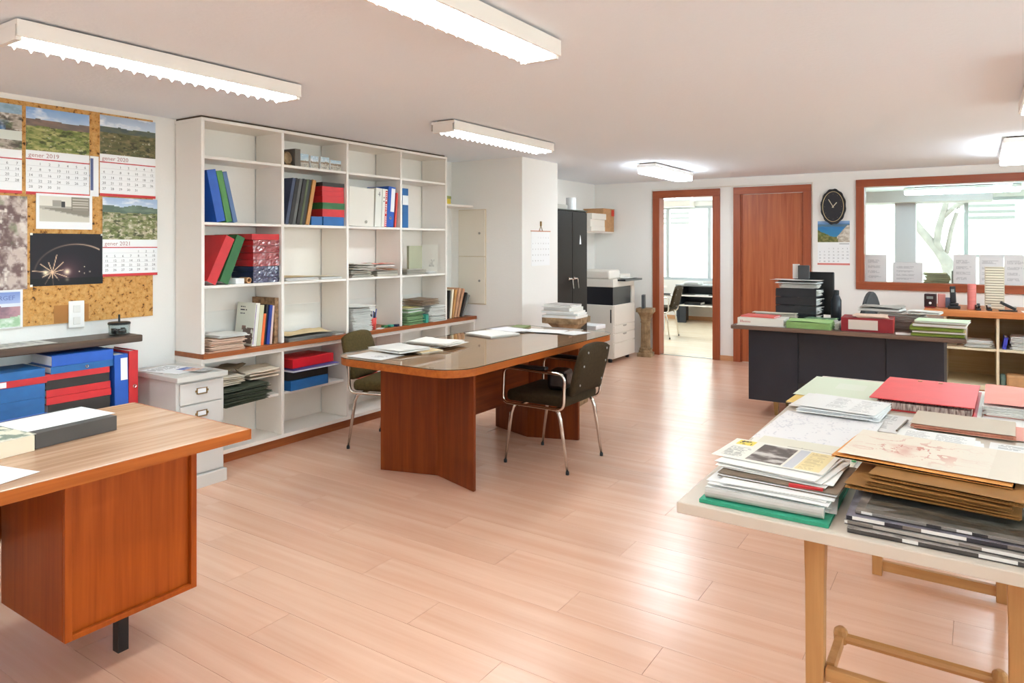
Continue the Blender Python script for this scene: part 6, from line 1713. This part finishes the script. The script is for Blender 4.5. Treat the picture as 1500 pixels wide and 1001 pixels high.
# near right: red chalk drawing on brown envelopes on magazines
z = Z0
MAG = mat('mag_dark_mix', '#7a7068', .35, island=.9, var=.3, var_scale=40)
for i, (h, w_, d_, lb) in enumerate(((.010, .56, .26, 'dark magazine lowest at the near right edge of the table'), (.009, .54, .25, 'magazine second from below at the near right edge'), (.010, .55, .25, 'magazine third from below at the near right edge'), (.008, .52, .24, 'glossy magazine fourth from below at the near right edge'))):
    m_ = (mat('mag_a', '#5b554f', .3, var=.6, var_scale=40, dark='#c3bab0'), mat('mag_b', '#b5aca2', .3, var=.5, var_scale=30), mat('mag_c', '#4a4648', .3, var=.5, var_scale=35, dark='#8f8a96'), mat('mag_d', '#8d8278', .3, var=.6, var_scale=28))[i]
    mg = binder('magazine', lb, 'magazine', (.02 + rnd.uniform(-.012, .012), 1.797 + .012 * i, z), (d_, w_, h), m_, 'h', 0, R(-90) + (.012, -.02, .018, -.01)[i], 'magazines at the near right table edge', board=.001, pages_in=.003)
    def edge_paint(u, v, i=i):
        k = np.floor(u * (9 + 3 * i) + vnoise(u * 3, v * 0, i) * 2)
        a = vnoise(k * 1.7, k * 0 + i, 60 + i); b = vnoise(k * 2.3 + 9, k * 0 + i, 70 + i)
        c = mixc(np.tile(hexc(('#4a4440', '#b7aea3', '#37343a', '#86807a')[i]), (len(u), 1)), hexc('#e6e2dc'), (a > .70) * 1.0)
        c = mixc(c, hexc('#7d736a'), ((b > .62) & (a < .6)) * .9)
        return mixc(c, hexc('#2a2628'), ((v < .16) | ((b < .25) & (a < .5))) * .85)
    grid_print('edge_print', w_ * .995, h, edge_paint, 90, 4, mg, (.0003, 0, h / 2), (R(90), 0, R(90)), .0006)
    z += h + .0012
tag(M('clear_sleeve', wavy(.55, .22, .0008, .012, 19, 16, 8), CLEAR, None, (.06, 1.94, z), (0, 0, -.02)), 'crinkled clear plastic bag over the near right magazines', 'sleeve'); z += .014
ENV = mat('envelope_brown', '#98682c', .75, var=.12)
for i, (w_, d_, lb) in enumerate(((.36, .24, 'brown envelope lowest under the red chalk drawing'), (.30, .25, 'brown envelope second under the red chalk drawing'), (.32, .25, 'brown envelope just under the red chalk drawing'))):
    folder('envelope', lb, 'envelope', (-.09 + .02 * i, 2.05 + .012 * i, z), (w_, d_), ENV, R(-4 - 2 * i), 'brown envelopes under the red chalk drawing', 150 + i, ENV, .005, .006); z += .0135
folder('folder', 'orange edged card folder carrying the red chalk drawing', 'folder', (-.11, 2.185, z), (.40, .30), mat('orange_folder', '#e09a4e', .7), R(-7), None, 155, PAPER, .002, .004); z += .0085
def chalk(u, v):
    n = len(u); c = np.tile(hexc('#e9ddcb'), (n, 1))
    f1 = fbm(u * 5, v * 3.2, 61, 3)
    st = (np.abs(f1 - .5) < .02) | (np.abs(fbm(u * 8, v * 5, 62, 3) - .52) < .015)
    m = np.exp(-(((u - .36) / .28) ** 2 + ((v - .52) / .30) ** 2) * 1.1)
    c = mixc(c, hexc('#c4705f'), st * m * .85)
    c = mixc(c, hexc('#cf8a78'), np.clip((fbm(u * 6, v * 5, 63) - .55) * 4, 0, 1) * m * .6)
    return mixc(c, hexc('#dccdb8'), (u > .80) * .45)
sheet('drawing', 'red chalk sketch on cream paper at the near right of the table', 'drawing', (-.09, 2.20, z), (.42, .30), chalk, R(-5), 110, 80, .004)
pile('paper_pile', 'papers piled beyond the red chalk drawing at the right edge', (.39, 2.28, Z0), (.12, .36, .05), mat('mag_white'), 8, .05, 160, .02, .1, amp=.006)
